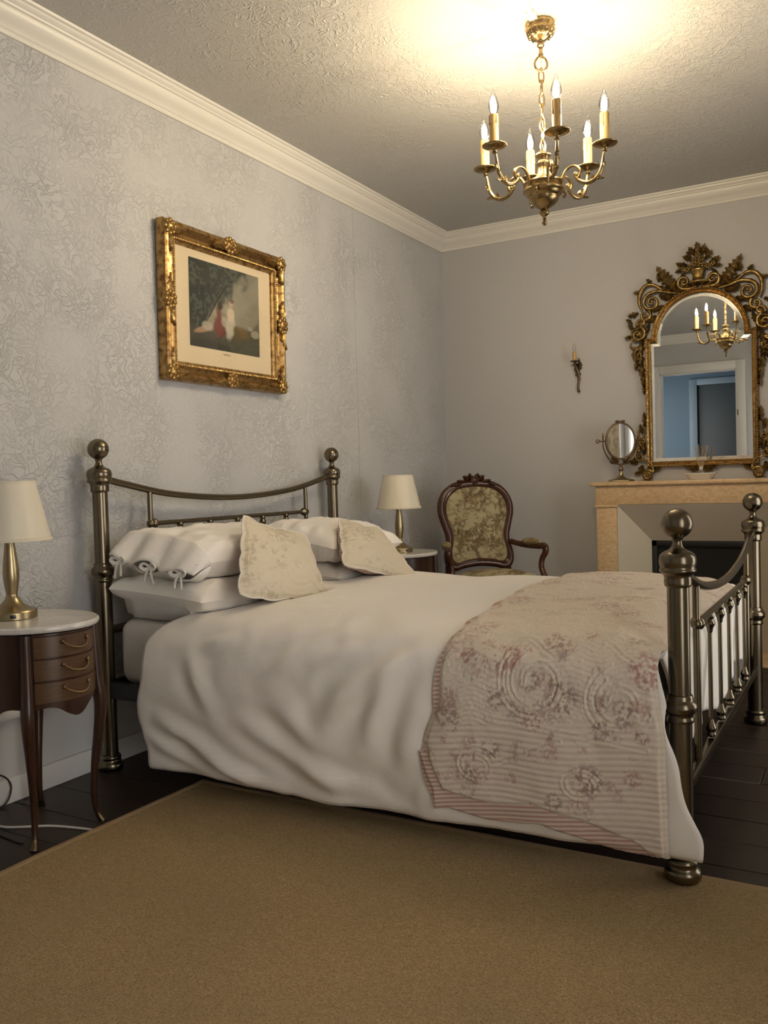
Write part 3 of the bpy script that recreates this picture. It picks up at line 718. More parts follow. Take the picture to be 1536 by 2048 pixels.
# ------------------------------------------------------------------ quilted cushions
def cushion(label, TL, TR, BR, BL, h, seed, sag, hb=.041):
    c = (Vector(TL)+Vector(TR)+Vector(BR)+Vector(BL))/4
    o = thing('quilted_cushion', label, 'cushion', tuple(c)); TL, TR, BR, BL = [np.array(Vector(p)-c) for p in (TL, TR, BR, BL)]
    n = 110; u = np.linspace(0, 1, n)[:, None].repeat(n, 1); v = np.linspace(0, 1, n)[None, :].repeat(n, 0)
    # scalloped outline
    us = .5+(u-.5)*(1+.045*np.abs(np.sin(v*4*PI))); vs = .5+(v-.5)*(1+.045*np.abs(np.sin(u*4*PI)))
    B = (TL[None, None]*((1-us)*(1-vs))[..., None]+TR*(us*(1-vs))[..., None]+BR*(us*vs)[..., None]+BL*((1-us)*vs)[..., None])
    nn = np.cross(TR-TL, BL-TL); nn = nn/np.linalg.norm(nn)
    if nn[0] < 0: nn = -nn
    U = 2*u-1; V = 2*v-1
    fl = .93
    th = np.clip(1-np.abs(U/fl)**2.4, 0, 1)**.6*np.clip(1-np.abs(V/fl)**2.4, 0, 1)**.6
    q = .0016*np.abs(np.sin((v+.02*np.sin(u*18))*48))*(.5+vnoise(u*9, v*9, seed)); rim = .003*np.exp(-((np.maximum(np.abs(U), np.abs(V))-.9)/.02)**2)
    ring = np.zeros_like(u)
    for (cx, cy, r) in [(.38, .42, .17), (.62, .68, .15), (.55, .25, .1), (.25, .75, .11), (.75, .4, .09)]:
        dd = np.hypot(u-cx, v-cy); ring += .003*np.exp(-((dd-r)/.018)**2)+.003*np.exp(-((dd-r*.55)/.018)**2)
    wob = sag*(U*U-.3)+.006*np.sin(u*7+seed)
    F = B+nn*(th*h+q+rim+ring+wob+.004)[..., None]; K = B+nn*(-(th**(.6 if hb > .05 else 1))*hb+wob)[..., None]
    Cc = np.ones((n, n, 3))*np.array([.68, .615, .49]); pm_ = sstep(.46, .62, vnoise(u*34, v*34, seed+3)*.6+vnoise(u*70, v*70, seed+5)*.4)*sstep(.42, .6, fbm(u*5, v*5, seed+8))
    Cc = Cc*(1-.5*pm_[..., None])+.5*pm_[..., None]*np.array([.40, .33, .26])
    m1 = MB(); m1.grid(F); mesh = m1.build('front_cover', MAT['quilt'], o, colors=Cc.reshape(-1, 3), ang=180)
    m2 = MB(); m2.grid(K, flip=True); b = m2.build('striped_back', MAT['stripe'], o, ang=180); b['label'] = 'pink striped cushion back'
    ed = np.concatenate([F[:, 0], F[-1, :], F[::-1, -1], F[0, ::-1]]); 
    m3 = MB(); m3.tube([tuple(p-nn*.002) for p in ed[::3]], .0035, 6, closed=True); m3.build('piping', MAT['sheet'], o)
    # flip if facing away
    return o
H = lambda px, py, x: tuple(hit(px, py, 0, x))
cushion('cream quilted cushion leaning on the pillow with fabric ties', H(482, 1036, .50), H(606, 1074, .50), H(650, 1201, .665), H(474, 1192, .690), .055, 2, .01)
cushion('cream quilted cushion showing its pink striped underside', H(676, 1041, .50), H(752, 1058, .46), H(830, 1158, .690), H(686, 1132, .690), .050, 6, .012, .072)

# ------------------------------------------------------------------ soft contacts: bedding presses in where things rest on it
from mathutils.bvhtree import BVHTree
def wget(o):
    n = len(o.data.vertices); c = np.empty(n*3); o.data.vertices.foreach_get('co', c); off = np.array(o.parent.location if o.parent else (0, 0, 0)); return c.reshape(-1, 3)+off
def wset(o, V):
    off = np.array(o.parent.location if o.parent else (0, 0, 0)); o.data.vertices.foreach_set('co', (V-off).ravel()); o.data.update()
def bvh(objs):
    vs = []; fs = []
    for o in objs:
        k = len(vs); vs += [Vector(p) for p in wget(o)]; fs += [[i+k for i in p.vertices] for p in o.data.polygons]
    return BVHTree.FromPolygons(vs, fs)
def part(o, name): return next(c for c in o.children if c.name.split('.')[0] == name)
PIL = [o for o in COL.objects if o.parent is None and o.name.split('.')[0] == 'pillow']        # lower, tied, far upper, far lower
CUS = [o for o in COL.objects if o.parent is None and o.name.split('.')[0] == 'quilted_cushion']
CASE = [part(o, 'pillowcase') for o in PIL]; LOW = (0, 3); UPP = (1, 2); OVER = {1: 0, 2: 3}; FACE = {0: 0, 1: 0, 2: 1, 3: 1}
UP, DOWN, EAST = Vector((0, 0, 1)), Vector((0, 0, -1)), Vector((1, 0, 0))
# 1 the duvet is dented by pillows and cushions
cover = part(du, 'duvet_cover'); V = wget(cover); NA_, NS_ = 150, 190; D = np.zeros(len(V))
tree = bvh([CASE[i] for i in LOW]+[part(c, 'striped_back') for c in CUS]+[part(c, 'front_cover') for c in CUS])
for i, p in enumerate(V):
    if p[0] < 1.05 and p[2] > .56 and .15 < p[1] < 1.85:
        h = tree.ray_cast(Vector((p[0], p[1], .40)), UP, .6)
        if h[0] is not None and h[0].z-.003 < p[2]: D[i] = max(0, min(p[2]-(h[0].z-.003), p[2]-.591))
G_ = D.reshape(NA_, NS_)
for k in range(5):
    B_ = G_.copy(); B_[1:-1, 1:-1] = (G_[:-2, 1:-1]+G_[2:, 1:-1]+G_[1:-1, :-2]+G_[1:-1, 2:])/4; G_ = np.maximum(G_, B_)
V[:, 2] -= np.minimum(G_.ravel(), np.maximum(0, V[:, 2]-.591)*(V[:, 2] > .591)); wset(cover, V)
support = bvh([cover, bpy.data.objects['mattress']])
def floor_z(t, x, y, top=1.4):
    h = t.ray_cast(Vector((x, y, top)), DOWN, 1.2); return None if h[0] is None else h[0].z
# 2 cushions rest on the duvet
for c in CUS:
    for nm, eps in (('striped_back', .0005), ('front_cover', .0050), ('piping', .0030)):
        o = part(c, nm); V = wget(o)
        for p in V:
            z = floor_z(support, p[0], p[1])
            if z is not None and p[2] < z+eps: p[2] = z+eps
        wset(o, V)
# 3 colliders: the cushion backs, widened so that pillows bulge softly round them
def collider(c):
    V = wget(part(c, 'striped_back')).reshape(110, 110, 3); ce = V.mean((0, 1)); n = np.cross(V[-1, 0]-V[0, 0], V[0, -1]-V[0, 0]); n /= np.linalg.norm(n); n = n if n[0] > 0 else -n
    g = np.zeros((112, 112, 3)); g[1:-1, 1:-1] = V; g[0, 1:-1] = V[0]; g[-1, 1:-1] = V[-1]; g[:, 0] = g[:, 1]; g[:, -1] = g[:, -2]
    ring = np.zeros((112, 112), bool); ring[[0, -1]] = True; ring[:, [0, -1]] = True
    g[ring] = ce+(g[ring]-ce)*1.3+n*.035
    m_ = MB(); m_.grid(g); return BVHTree.FromPolygons([Vector(v) for v in m_.v], m_.f)
COLL = [collider(c) for c in CUS]
NP = 56*44
def settle(i, below, fill):
    o = CASE[i]; V = wget(o); u = np.linspace(-1, 1, 56)[:, None].repeat(44, 1).ravel(); v = np.linspace(-1, 1, 44)[None, :].repeat(56, 0).ravel()
    th = np.sqrt(np.clip(1-u**4, 0, 1)*np.clip(1-v**4, 0, 1)); w = np.clip((th-.1)/.85, 0, 1)**1.2
    for k in range(2*NP):
        p = V[k]
        h = COLL[FACE[i]].ray_cast(Vector((-.6, p[1], p[2])), EAST, 2)
        if h[0] is not None and p[0] > h[0].x-.002: p[0] = h[0].x-.002
        p[0] = max(p[0], .106 if p[1] > .29 else .140)
        z = floor_z(below, p[0], p[1])
        if z is None: continue
        bot = k >= NP; lo = z+(.001 if bot else .006)
        if p[2] < lo: p[2] = lo
        elif bot and fill and p[2]-z < .10: p[2] = p[2]*(1-w[k-NP])+lo*w[k-NP]
    T = V[:NP]; Bt = V[NP:]; edge = (np.maximum(np.abs(u), np.abs(v)) > .999); Bt[edge] = T[edge]; wset(o, V)
for i in LOW: settle(i, support, True)
for i in UPP: settle(i, bvh([CASE[OVER[i]], cover]), True)
for ch_ in PIL[1].children:                                # the tied end stays clear of the bed post
    if ch_.name.split('.')[0] in ('case_hem', 'tie'):
        V = wget(ch_); V[:, 0] = np.maximum(V[:, 0], .140); wset(ch_, V)

# ------------------------------------------------------------------ bedside tables and lamps
def nightstand(loc, label, rz=0):
    cx, cy = loc
    o = thing('bedside_table', label, 'bedside table', (cx, cy, 0), rz)
    a, b = .205, .168
    def E(th, k=0): return ((a+k)*math.cos(th), (b+k)*math.sin(th))
    m_ = MB(); N = 48; prof = [(1.0, .43), (1.0, .635)]
    m_.prism([E(2*PI*i/N) for i in range(N)], .43, .640); m_.build('body', MAT['mahogany'], o, ang=50)
    # marble slab
    m_ = MB(); n = 56; rings = [(0, -.02), (.218, -.02), (.226, -.018), (.230, -.011), (.229, -.004), (.224, 0), (.0, 0)]
    rows = []
    for r, z in rings:
        rows.append([(max(r, .001)*math.cos(2*PI*i/n), max(r, .001)*(.192/.23)*math.sin(2*PI*i/n), .665+z) for i in range(n)])
    m_.grid(rows, cv=True); m_.build('marble_top', MAT['marble'], o, ang=35)
    z_ = [.636, .567, .499, .432]
    T0, T1 = math.radians(-41), math.radians(41)
    for k in range(3):
        n = 16; P = []
        for (kk, zz) in ((.0, z_[k]-.002), (.005, z_[k]-.004), (.005, z_[k+1]+.003), (.0, z_[k+1]+.001)):
            P.append([(*E(T0+(T1-T0)*i/n, kk), zz) for i in range(n+1)])
        m_ = MB(); m_.grid(P, flip=False); d = m_.build('drawer', MAT['drawer'], o, ang=30)
        m_ = MB(); zc = (z_[k]+z_[k+1])/2
        hp = []
        for i in range(13):
            t = i/12; th = math.radians(-15+30*t); out = .010+.018*math.sin(PI*t); hp.append((*E(th, out), zc+.012-.022*math.sin(PI*t)**.7))
        m_.tube(hp, [.0022+.0012*math.sin(PI*i/12) for i in range(13)], 6)
        for th in (-15, 15): m_.ell((*E(math.radians(th), .008), zc+.012), (.006, .008, .007), 8, 6)
        m_.build('handle', MAT['bronze'], d)
    # shaped apron under the drawers and round the sides
    n = 96; top = []; bot = []; 
    for i in range(n):
        th = 2*PI*i/n; q = (th % (PI/2))/(PI/2); dip = .018*math.cos(th*4)+.010*math.cos(th*8)
        top.append((*E(th, .002), .435)); bot.append((*E(th, .002), .408-dip*.9 if math.cos(th*4) > -.8 else .418))
    m_ = MB(); m_.grid([top, bot], cv=True, flip=True); inn = [(p[0]*.93, p[1]*.93, p[2]) for p in bot]; m_.grid([bot, inn], cv=True, flip=True); m_.grid([inn, [(p[0]*.93, p[1]*.93, .435) for p in top]], cv=True, flip=True)
    m_.build('apron', MAT['mahogany'], o, ang=60)
    for (sx, sy) in ((1, 1), (1, -1), (-1, 1), (-1, -1)):
        th = math.atan2(sy*.135, sx*.120); dx, dy = math.cos(th), math.sin(th)
        bx, by = E(math.radians(47), .0); bx *= sx; by *= sy
        prof = [(.64, .004, .016), (.55, .006, .017), (.46, .010, .019), (.41, .016, .0205), (.36, .017, .0195), (.29, .008, .016), (.20, -.006, .0125), (.11, -.013, .010), (.05, -.010, .009), (.022, -.002, .0085), (.004, .008, .011), (.0, .010, .011)]
        pts = catmull([(bx+dx*k, by+dy*k, z) for z, k, r in prof], 4); rad = [p[0] for p in catmull([(r, 0) for z, k, r in prof], 4)]
        m_ = MB(); m_.tube(pts, rad, 10); lg = m_.build('leg', MAT['mahogany'], o, ang=60)
        m_ = MB(); e = pts[-1]
        m_.tube([(pts[i][0], pts[i][1], pts[i][2]) for i in range(len(pts)-10, len(pts))], [r+.0012 for r in rad[-10:]], 10); m_.build('brass_sabot', MAT['bronze'], lg)
    return o
NS1 = (.30, -.285); NS2 = (.30, 2.165)
nightstand(NS1, 'oval marble topped bedside table with three drawers on slender cabriole legs, whole front in view')
nightstand(NS2, 'oval marble topped bedside table beside the armchair, half hidden behind the bed', math.radians(75))
def lamp(loc, label, rot):
    o = thing('table_lamp', label, 'lamp', loc, rot)
    m_ = MB(); m_.lathe([(.070, 0), (.074, .002), (.074, .022), (.071, .026), (.060, .030), (.045, .037), (.032, .047), (.022, .060), (.017, .072), (.0165, .076)], n=40); b_ = m_.build('base', MAT['brass'], o, ang=30)
    m_ = MB(); m_.lathe(catmull([(.0165, .075), (.020, .095), (.0235, .12), (.0245, .145), (.0225, .175), (.018, .21), (.0145, .245), (.0135, .275)], 4), n=28); m_.build('stem', MAT['brass'], o)
    m_ = MB(); m_.lathe([(.008, .27), (.008, .35)], n=12); m_.build('socket', MAT['brass'], o)
    m_ = MB(); n = 64; h0, h1, r0, r1 = .245, .432, .126, .084
    rows = [[(r*math.cos(2*PI*i/n), r*math.sin(2*PI*i/n), z) for i in range(n)] for r, z in ((r0, h0), (r0-(r0-r1)*.5, (h0+h1)/2), (r1, h1), (r1-.002, h1), (r0-.002, h0), (r0, h0))]
    m_.grid(rows, cv=True); s_ = m_.build('shade', MAT['shade'], o, ang=50)
    for r, z, dr in ((r0+.0008, h0+.005, -.0012), (r1+.0012, h1-.004, -.0012)):
        m_ = MB(); m_.grid([[((r+kk)*math.cos(2*PI*i/n), (r+kk)*math.sin(2*PI*i/n), z+zz) for i in range(n)] for kk, zz in ((-.002, -.005), (0.0008, -.0045), (0, .004), (-.003, .005))], cv=True)
        m_.build('shade_tape', MAT['shade_trim'], s_)
    m_ = MB()
    for k in range(3):
        a = 2*PI*k/3; m_.tube([(0, 0, .335), (.078*math.cos(a), .078*math.sin(a), .425)], .0018, 6)
    m_.build('shade_carrier', MAT['brass'], s_)
    m_ = MB(); m_.lathe([(.012, .30), (.016, .33), (.022, .355), (.018, .385), (.004, .40)], n=16); m_.build('bulb', MAT['porcelain'], o)
    m_ = MB(); m_.box((.068, -.009, .007), (.0765, .009, .018), .001); m_.build('switch', MAT['navy'], o)
    return o
lamp((.235, -.295, .665), 'brass lamp with satin cream shade on the bedside table with drawers in view', math.radians(-36))
lamp((.295, 2.165, .665), 'brass lamp with satin cream shade near the armchair', math.radians(-30))

# ------------------------------------------------------------------ cables on the floor
m_ = MB(); m_.tube(catmull([(.050, -.318, .004), (.13, -.336, .004), (.209, -.340, .004), (.28, -.303, .004), (.339, -.268, .004), (.42, -.245, .004), (.487, -.2315, .004)], 8), .0038, 8)
tag(m_.build('white_cable', MAT['plastic']), 'white electric cable lying on the floor under the bedside table', 'cable')
m_ = MB(); m_.tube(catmull([(.050, -.372, .003), (.12, -.372, .003), (.20, -.378, .003), (.25, -.386, .003), (.33, -.395, .003), (.37, -.395, .003)], 8), .0028, 8)
tag(m_.build('dark_cable', MAT['darkcable']), 'thin dark cord lying on the floor boards by the table leg', 'cable')
m_ = MB(); m_.tube(catmull([(.05, -.30, .003), (.052, -.22, .01), (.053, -.195, .06), (.052, -.215, .10), (.052, -.26, .12), (.053, -.32, .10)], 8), .003, 8)
tag(m_.build('looped_cable', MAT['darkcable']), 'dark cable looped against the white baseboard', 'cable')

# ------------------------------------------------------------------ picture
pic = thing('framed_print', 'gilt framed pastoral print in a cream mount above the bed', 'picture', (.003, 1.055, 1.52))
PW, PH = .845, .672   # outer size; local: x out of the wall, y along, z up
TILT = Matrix.Rotation(math.radians(1.0), 4, 'Y')
PROF = [(0.0, .0), (.0, .040), (.004, .046), (.012, .050), (.020, .052), (.028, .046), (.036, .034), (.046, .028), (.056, .030), (.064, .036), (.070, .036), (.076, .028), (.086, .024), (.088, .014)]
def framesweep(w, h, prof):
    out = []
    for (sy, sz) in ((-1, -1), (1, -1), (1, 1), (-1, 1)):
        out.append([(d, sy*(w/2-o_), h/2+sz*(h/2-o_)) for o_, d in prof])
    return out
fr = framesweep(PW, PH, PROF)
names = ['bottom', 'right', 'top', 'left']
for k in range(4):
    m_ = MB(); m_.grid([fr[k], fr[(k+1) % 4]], M=TILT); m_.build('frame_side', MAT['gilt'], pic, ang=28)
def bead(m_, p, q, n, r):
    for i in range(n):
        t = (i+.5)/n; m_.ell(tuple(p[k]+(q[k]-p[k])*t for k in range(3)), (r, r*1.2, r*1.2), 6, 4, M=TILT)
m_ = MB(); o_ = .068; A = [(.037, sy*(PW/2-o_), PH/2+sz*(PH/2-o_)) for sy, sz in ((-1, -1), (1, -1), (1, 1), (-1, 1))]
for k in range(4): bead(m_, A[k], A[(k+1) % 4], 70 if k % 2 == 0 else 54, .0042)
q = m_.build('bead_edge', MAT['gilt_line'], pic); q['kind'] = 'stuff'
# cartouches: local leaf plane xz is mapped to the wall plane
def wallM(y, z, ang, d=.044): return TILT @ Matrix.Translation((d, y, z)) @ Matrix.Rotation(ang, 4, 'X') @ Matrix.Rotation(PI/2, 4, 'Z')
def cartouche(y, z, ang, s=1.0, corner=False):
    m_ = MB(); Mx = wallM(y, z, ang)
    m_.ell((0, -.006, 0), (.024*s, .014, .020*s), 12, 8, M=Mx)
    for k in range(9):
        a = k*2*PI/9+.2; m_.ell((.027*s*math.cos(a), -.004, .023*s*math.sin(a)), (.011*s, .011, .010*s), 8, 6, M=Mx)
    for k in range(4): a = k*PI/2+.6; m_.ell((.012*s*math.cos(a), -.018, .010*s*math.sin(a)), (.006*s, .006, .006*s), 8, 6, M=Mx)
    for sg in (0, PI):
        m_.leaf((.022*s*math.cos(sg), 0), sg+.12, .075*s, .013*s, M=Mx, lobes=3, lift=.010, curl=-.3 if sg == 0 else .3)
        m_.leaf((.018*s*math.cos(sg), -.006*s), sg-.25 if sg == 0 else sg+.25, .05*s, .010*s, M=Mx, lobes=3, lift=.009, curl=.4 if sg == 0 else -.4)
    m_.build('cartouche', MAT['gilt_line'], pic, ang=50)
def corner_orn(y, z, sy, sz):
    m_ = MB(); Mx = wallM(y, z, 0)
    m_.ell((0, -.006, 0), (.026, .015, .026), 12, 8, M=Mx)
    for k in range(8):
        a = k*2*PI/8; m_.ell((.027*math.cos(a), -.004, .027*math.sin(a)), (.0115, .011, .0115), 8, 6, M=Mx)
    for k in range(3): a = k*2.1; m_.ell((.012*math.cos(a), -.019, .012*math.sin(a)), .0065, 8, 6, M=Mx)
    for a, cl in ((0 if sy < 0 else PI, 0.2), (PI/2 if sz < 0 else -PI/2, .2)):
        m_.leaf((.018*math.cos(a), .018*math.sin(a)), a, .085, .016, M=Mx, lobes=3, lift=.011, curl=.1)
    m_.build('corner_ornament', MAT['gilt_line'], pic, ang=50)
e_ = .034
for sy in (-1, 1):
    for sz in (-1, 1): corner_orn(sy*(PW/2-e_), PH/2+sz*(PH/2-e_), sy, sz)
cartouche(0, PH-.028, 0, 1.25); cartouche(0, .030, 0, 1.15); cartouche(PW/2-.028, PH/2, PI/2, 1.25); cartouche(-PW/2+.028, PH/2, PI/2, 1.15)
m_ = MB(); m_.box((0.002, -PW/2+.084, .084), (.015, PW/2-.084, PH-.084), M=TILT); m_.build('mount_board', MAT['mat'], pic, smooth=False)
# print: a generic dusky landscape with seated figures as loose patches of colour
n1, n2 = 150, 120; ay0, ay1, az0, az1 = -.245, .245, .165, .55
u = np.linspace(0, 1, n1)[:, None].repeat(n2, 1); v = np.linspace(0, 1, n2)[None, :].repeat(n1, 0)
C = np.zeros((n1, n2, 3)); sky = np.array([.23, .215, .165]); skyl = np.array([.34, .31, .23]); dark = np.array([.030, .036, .032]); fol = np.array([.055, .065, .05])
C[:] = sky+(skyl-sky)*np.exp(-((u-.42)**2/.05+(v-.55)**2/.03))[..., None]
C *= (.85+.35*fbm(u*5, v*5, 2))[..., None]
def over(mk, c): global C; C = C*(1-mk[..., None])+mk[..., None]*np.array(c)
f1 = sstep(.0, .22, (v-.62)*.9+(.60-u)*1.15+.7*(fbm(u*6, v*6, 4)-.5)); over(f1*.96, dark)
over(sstep(.05, .25, .42-u*1.35+.5*(fbm(u*7, v*7, 14)-.5))*.9, dark)
lf = sstep(.55, .68, vnoise(u*38, v*38, 5)*.5+fbm(u*9, v*9, 6)*.6)*f1; over(lf*.6, fol*1.8)
for a, b, w in [((.22, .30), (.40, .62), .014), ((.40, .62), (.52, .78), .010), ((.33, .5), (.25, .75), .008), ((.2, .3), (.17, .7), .012)]:
    over((1-sstep(w*.5, w, segdist(u, v, a, b)[0]))*.85, (.025, .022, .018))
over(sstep(.0, .10, .30-v+.16*(fbm(u*5, v*2, 8)-.5)-.03*np.sin(u*5))*.92, (.060, .058, .043)); over(sstep(0, .06, .10-v+.03*np.sin(u*7))*.6, (.035, .035, .032))
over(sstep(0, .15, u-.62+(.48-v)*1.2-.35+.3*(fbm(u*6, v*6, 18)-.5))*(v < .5)*.8, (.075, .075, .05))
def blob(cx, cy, rx, ry, c, a=.9, rot=0):
    X_ = (u-cx)*math.cos(rot)+(v-cy)*math.sin(rot); Y_ = -(u-cx)*math.sin(rot)+(v-cy)*math.cos(rot)
    over((1-sstep(.7, 1.15, np.hypot(X_/rx, Y_/ry)+.35*(fbm(u*18, v*18, int(cx*97))-.5)))*a, c)
for b in [(.17, .21, .13, .035, (.38, .24, .15), .8, .35), (.24, .26, .08, .06, (.40, .36, .28), .8, 0), (.40, .27, .09, .12, (.16, .05, .04), .95, .2), (.40, .42, .035, .09, (.17, .055, .045), .9, .1), (.415, .52, .038, .05, (.05, .03, .02), .95, 0), (.56, .30, .07, .16, (.46, .42, .34), .85, -.15), (.57, .45, .055, .09, (.56, .45, .33), .9, 0), (.575, .585, .032, .042, (.50, .34, .25), .9, 0), (.585, .615, .036, .03, (.10, .06, .035), .8, 0), (.72, .26, .13, .07, (.15, .10, .04), .9, -.25), (.66, .22, .06, .09, (.11, .085, .04), .8, .2), (.93, .27, .07, .05, (.33, .30, .24), .8, 0), (.86, .33, .035, .03, (.38, .35, .28), .7, 0), (.28, .33, .05, .04, (.30, .27, .2), .5, 0), (.48, .34, .05, .06, (.40, .36, .30), .6, .3)]: blob(*b)
m_ = MB(); P = np.zeros((n1, n2, 3)); P[..., 0] = .0162; P[..., 1] = ay0+(ay1-ay0)*u; P[..., 2] = az0+(az1-az0)*v
m_.grid(P, M=TILT); m_.build('print', MAT['print'], pic, colors=C.reshape(-1, 3), smooth=False)
m_ = MB(); cap = [(-.026+.0045*i, .148+(.0035*math.sin(i*2.3)+.003*(i % 3 == 0))) for i in range(13)]
m_.tube([(.0160, y, z) for y, z in catmull(cap, 4)], .0007, 5, M=TILT); m_.build('caption', MAT['hall_dark'], pic)
m_ = MB(); m_.box((.0185, -PW/2+.084, .084), (.020, PW/2-.084, PH-.084), M=TILT); m_.build('glazing', MAT['museum_glass'], pic, smooth=False)

# ------------------------------------------------------------------ fireplace
fp = thing('fireplace', 'peach marble chimneypiece with cream splayed surround and black firebox', 'fireplace', (1.72, L, 0))
FX0, FX1, FY = 1.125, 2.315, L-.28; G = MAT['mantel']
m_ = MB(); m_.box((FX0-.022, FY-.012, .998), (FX1+.022, L-.002, 1.022), .006); m_.build('shelf', G, fp, world=True)
m_ = MB(); m_.box((FX0+.008, FY+.012, .884), (FX1-.008, L-.002, .998), .003); m_.build('lintel', G, fp, world=True)
for (a, b) in ((FX0+.008, FX0+.135), (FX1-.135, FX1-.008)):
    m_ = MB(); m_.box((a+.002, FY+.014, .0), (b-.002, L-.002, .868), .003); j = m_.build('jamb', G, fp, world=True)
    m_ = MB(); m_.box((a-.008, FY+.004, .868), (b+.008, L-.002, .884), .003); m_.build('capital', G, fp, world=True)
ia, ib, zt = FX0+.133, FX1-.133, .884; fa, fb, fz = 1.415, 2.025, .655; yb = L-.05
def quad(pts, name, mat):
    m_ = MB(); m_.add(pts, [[0, 1, 2, 3]]); o = m_.build(name, mat, fp, world=True, smooth=False); s_ = o.modifiers.new('s', 'SOLIDIFY'); s_.thickness = .012; s_.offset = 0
yf_ = FY+.022
quad([(ia, yf_, 0), (fa, yb, 0), (fa, yb, fz), (ia, yf_, zt)], 'splay_panel', MAT['cream']); quad([(fb, yb, 0), (ib, yf_, 0), (ib, yf_, zt), (fb, yb, fz)], 'splay_panel', MAT['cream']); quad([(ia, yf_, zt), (fa, yb, fz), (fb, yb, fz), (ib, yf_, zt)], 'splay_panel', MAT['cream'])
m_ = MB(); m_.box((fa, yb-.006, .0), (fa+.035, yb+.02, fz), .004); m_.box((fb-.035, yb-.006, 0), (fb, yb+.02, fz), .004); m_.box((fa, yb-.006, fz-.04), (fb, yb+.02, fz), .004); m_.build('iron_frame', MAT['black'], fp, world=True)
m_ = MB(); m_.box((fa, yb+.012, 0), (fb, L-.002, fz)); m_.build('firebox', MAT['soot'], fp, world=True, smooth=False)
m_ = MB(); m_.box((FX0, FY-.22, .0005), (FX1, FY+.01, .012), .003); tag(m_.build('hearth_slab', G), 'peach stone hearth slab on the floor before the fireplace', 'hearth')
m_ = MB(); m_.box((ia, yf_-.005, .0005), (ib, yb, .012), .002); m_.build('inner_hearth', G, fp, world=True)

# ------------------------------------------------------------------ big gilt mirror
mz0 = 1.0225
mir = thing('gilt_mirror', 'tall arched mirror in an ornate carved gilt frame on the mantel', 'mirror', (1.713, L-.003, mz0-.0035))
MT = Matrix.Rotation(math.radians(.3), 4, 'X')
HWI = .290; zb_ = 1.140-mz0; zs = 1.872-mz0; ar = .250; zc = 1.895-mz0
path = [(-HWI, zb_), (HWI, zb_), (HWI, zs), (ar, zs)]
path += [(ar*math.cos(a), zc+ar*math.sin(a)) for a in np.linspace(0.0, PI, 33)]
path += [(-ar, zs), (-HWI, zs)]
path = [p for i, p in enumerate(path) if i == 0 or math.hypot(p[0]-path[i-1][0], p[1]-path[i-1][1]) > 1e-4]
def offset(path, d):
    n = len(path); out = []
    for i in range(n):
        p0, p1, p2 = np.array(path[i-1]), np.array(path[i]), np.array(path[(i+1) % n])
        t1 = (p1-p0)/np.linalg.norm(p1-p0); t2 = (p2-p1)/np.linalg.norm(p2-p1); n1 = np.array([t1[1], -t1[0]]); n2 = np.array([t2[1], -t2[0]])
        b = n1+n2; b = b/(np.linalg.norm(b)+1e-9); k = 1/max(.4, b@n1); out.append(tuple(p1+b*d*k))
    return out
MP = [(-.002, -.010), (.0, -.026), (.004, -.029), (.008, -.024), (.013, -.022), (.019, -.030), (.025, -.033), (.030, -.028), (.032, -.018), (.034, -.001), (-.002, -.001)]
rows = []
for d, y in MP: rows.append([(x, y, z) for x, z in offset(path, d)])
m_ = MB(); m_.grid(rows, cv=True, M=MT); m_.build('frame_moulding', MAT['gilt_line'], mir, ang=35)
# bead rope round the outside
op = offset(path, .026); m_ = MB(); acc = 0; step = .0155
for i in range(len(op)):
    a, b = np.array(op[i]), np.array(op[(i+1) % len(op)]); dl = np.linalg.norm(b-a)
    while acc < dl:
        c = a+(b-a)*acc/dl; m_.ell((c[0], -.033, c[1]), (.0062, .006, .0062), 7, 5, M=MT); acc += step
    acc -= dl
q = m_.build('bead_edge', MAT['gilt_line'], mir); q['kind'] = 'stuff'
# glass with a real bevel
pin = offset(path, -.022); pin0 = offset(path, .0)
m_ = MB(); n = len(path); vs = [(x, -.0145, z) for x, z in pin]; m_.add(vs, [list(range(n))], MT); m_.build('mirror_glass', MAT['mirror'], mir, smooth=False)
m_ = MB(); m_.grid([[(x, -.0118, z) for x, z in pin0], [(x, -.0145, z) for x, z in pin]], cv=True, flip=True, M=MT); m_.build('glass_bevel', MAT['mirror'], mir, smooth=False)
m_ = MB(); m_.add([(x, -.001, z) for x, z in offset(path, .02)], [list(range(n))[::-1]], MT); m_.build('backboard', MAT['mahogany'], mir, smooth=False)
GD = MAT['gilt_dark']
def orn(name, fn, sides=(1, -1)):
    for s_ in sides:
        m_ = MB(); fn(m_); 
        if s_ < 0:
            m_.v = [(-x, y, z) for x, y, z in m_.v]; m_.f = [list(q)[::-1] for q in m_.f]
        m_.v = [tuple(MT @ Vector(v)) for v in m_.v]
        m_.build(name, GD, mir, ang=55)
Zt = zc+ar   # top of the arch
A = lambda r, deg: (r*math.cos(math.radians(deg)), zc+r*math.sin(math.radians(deg)))
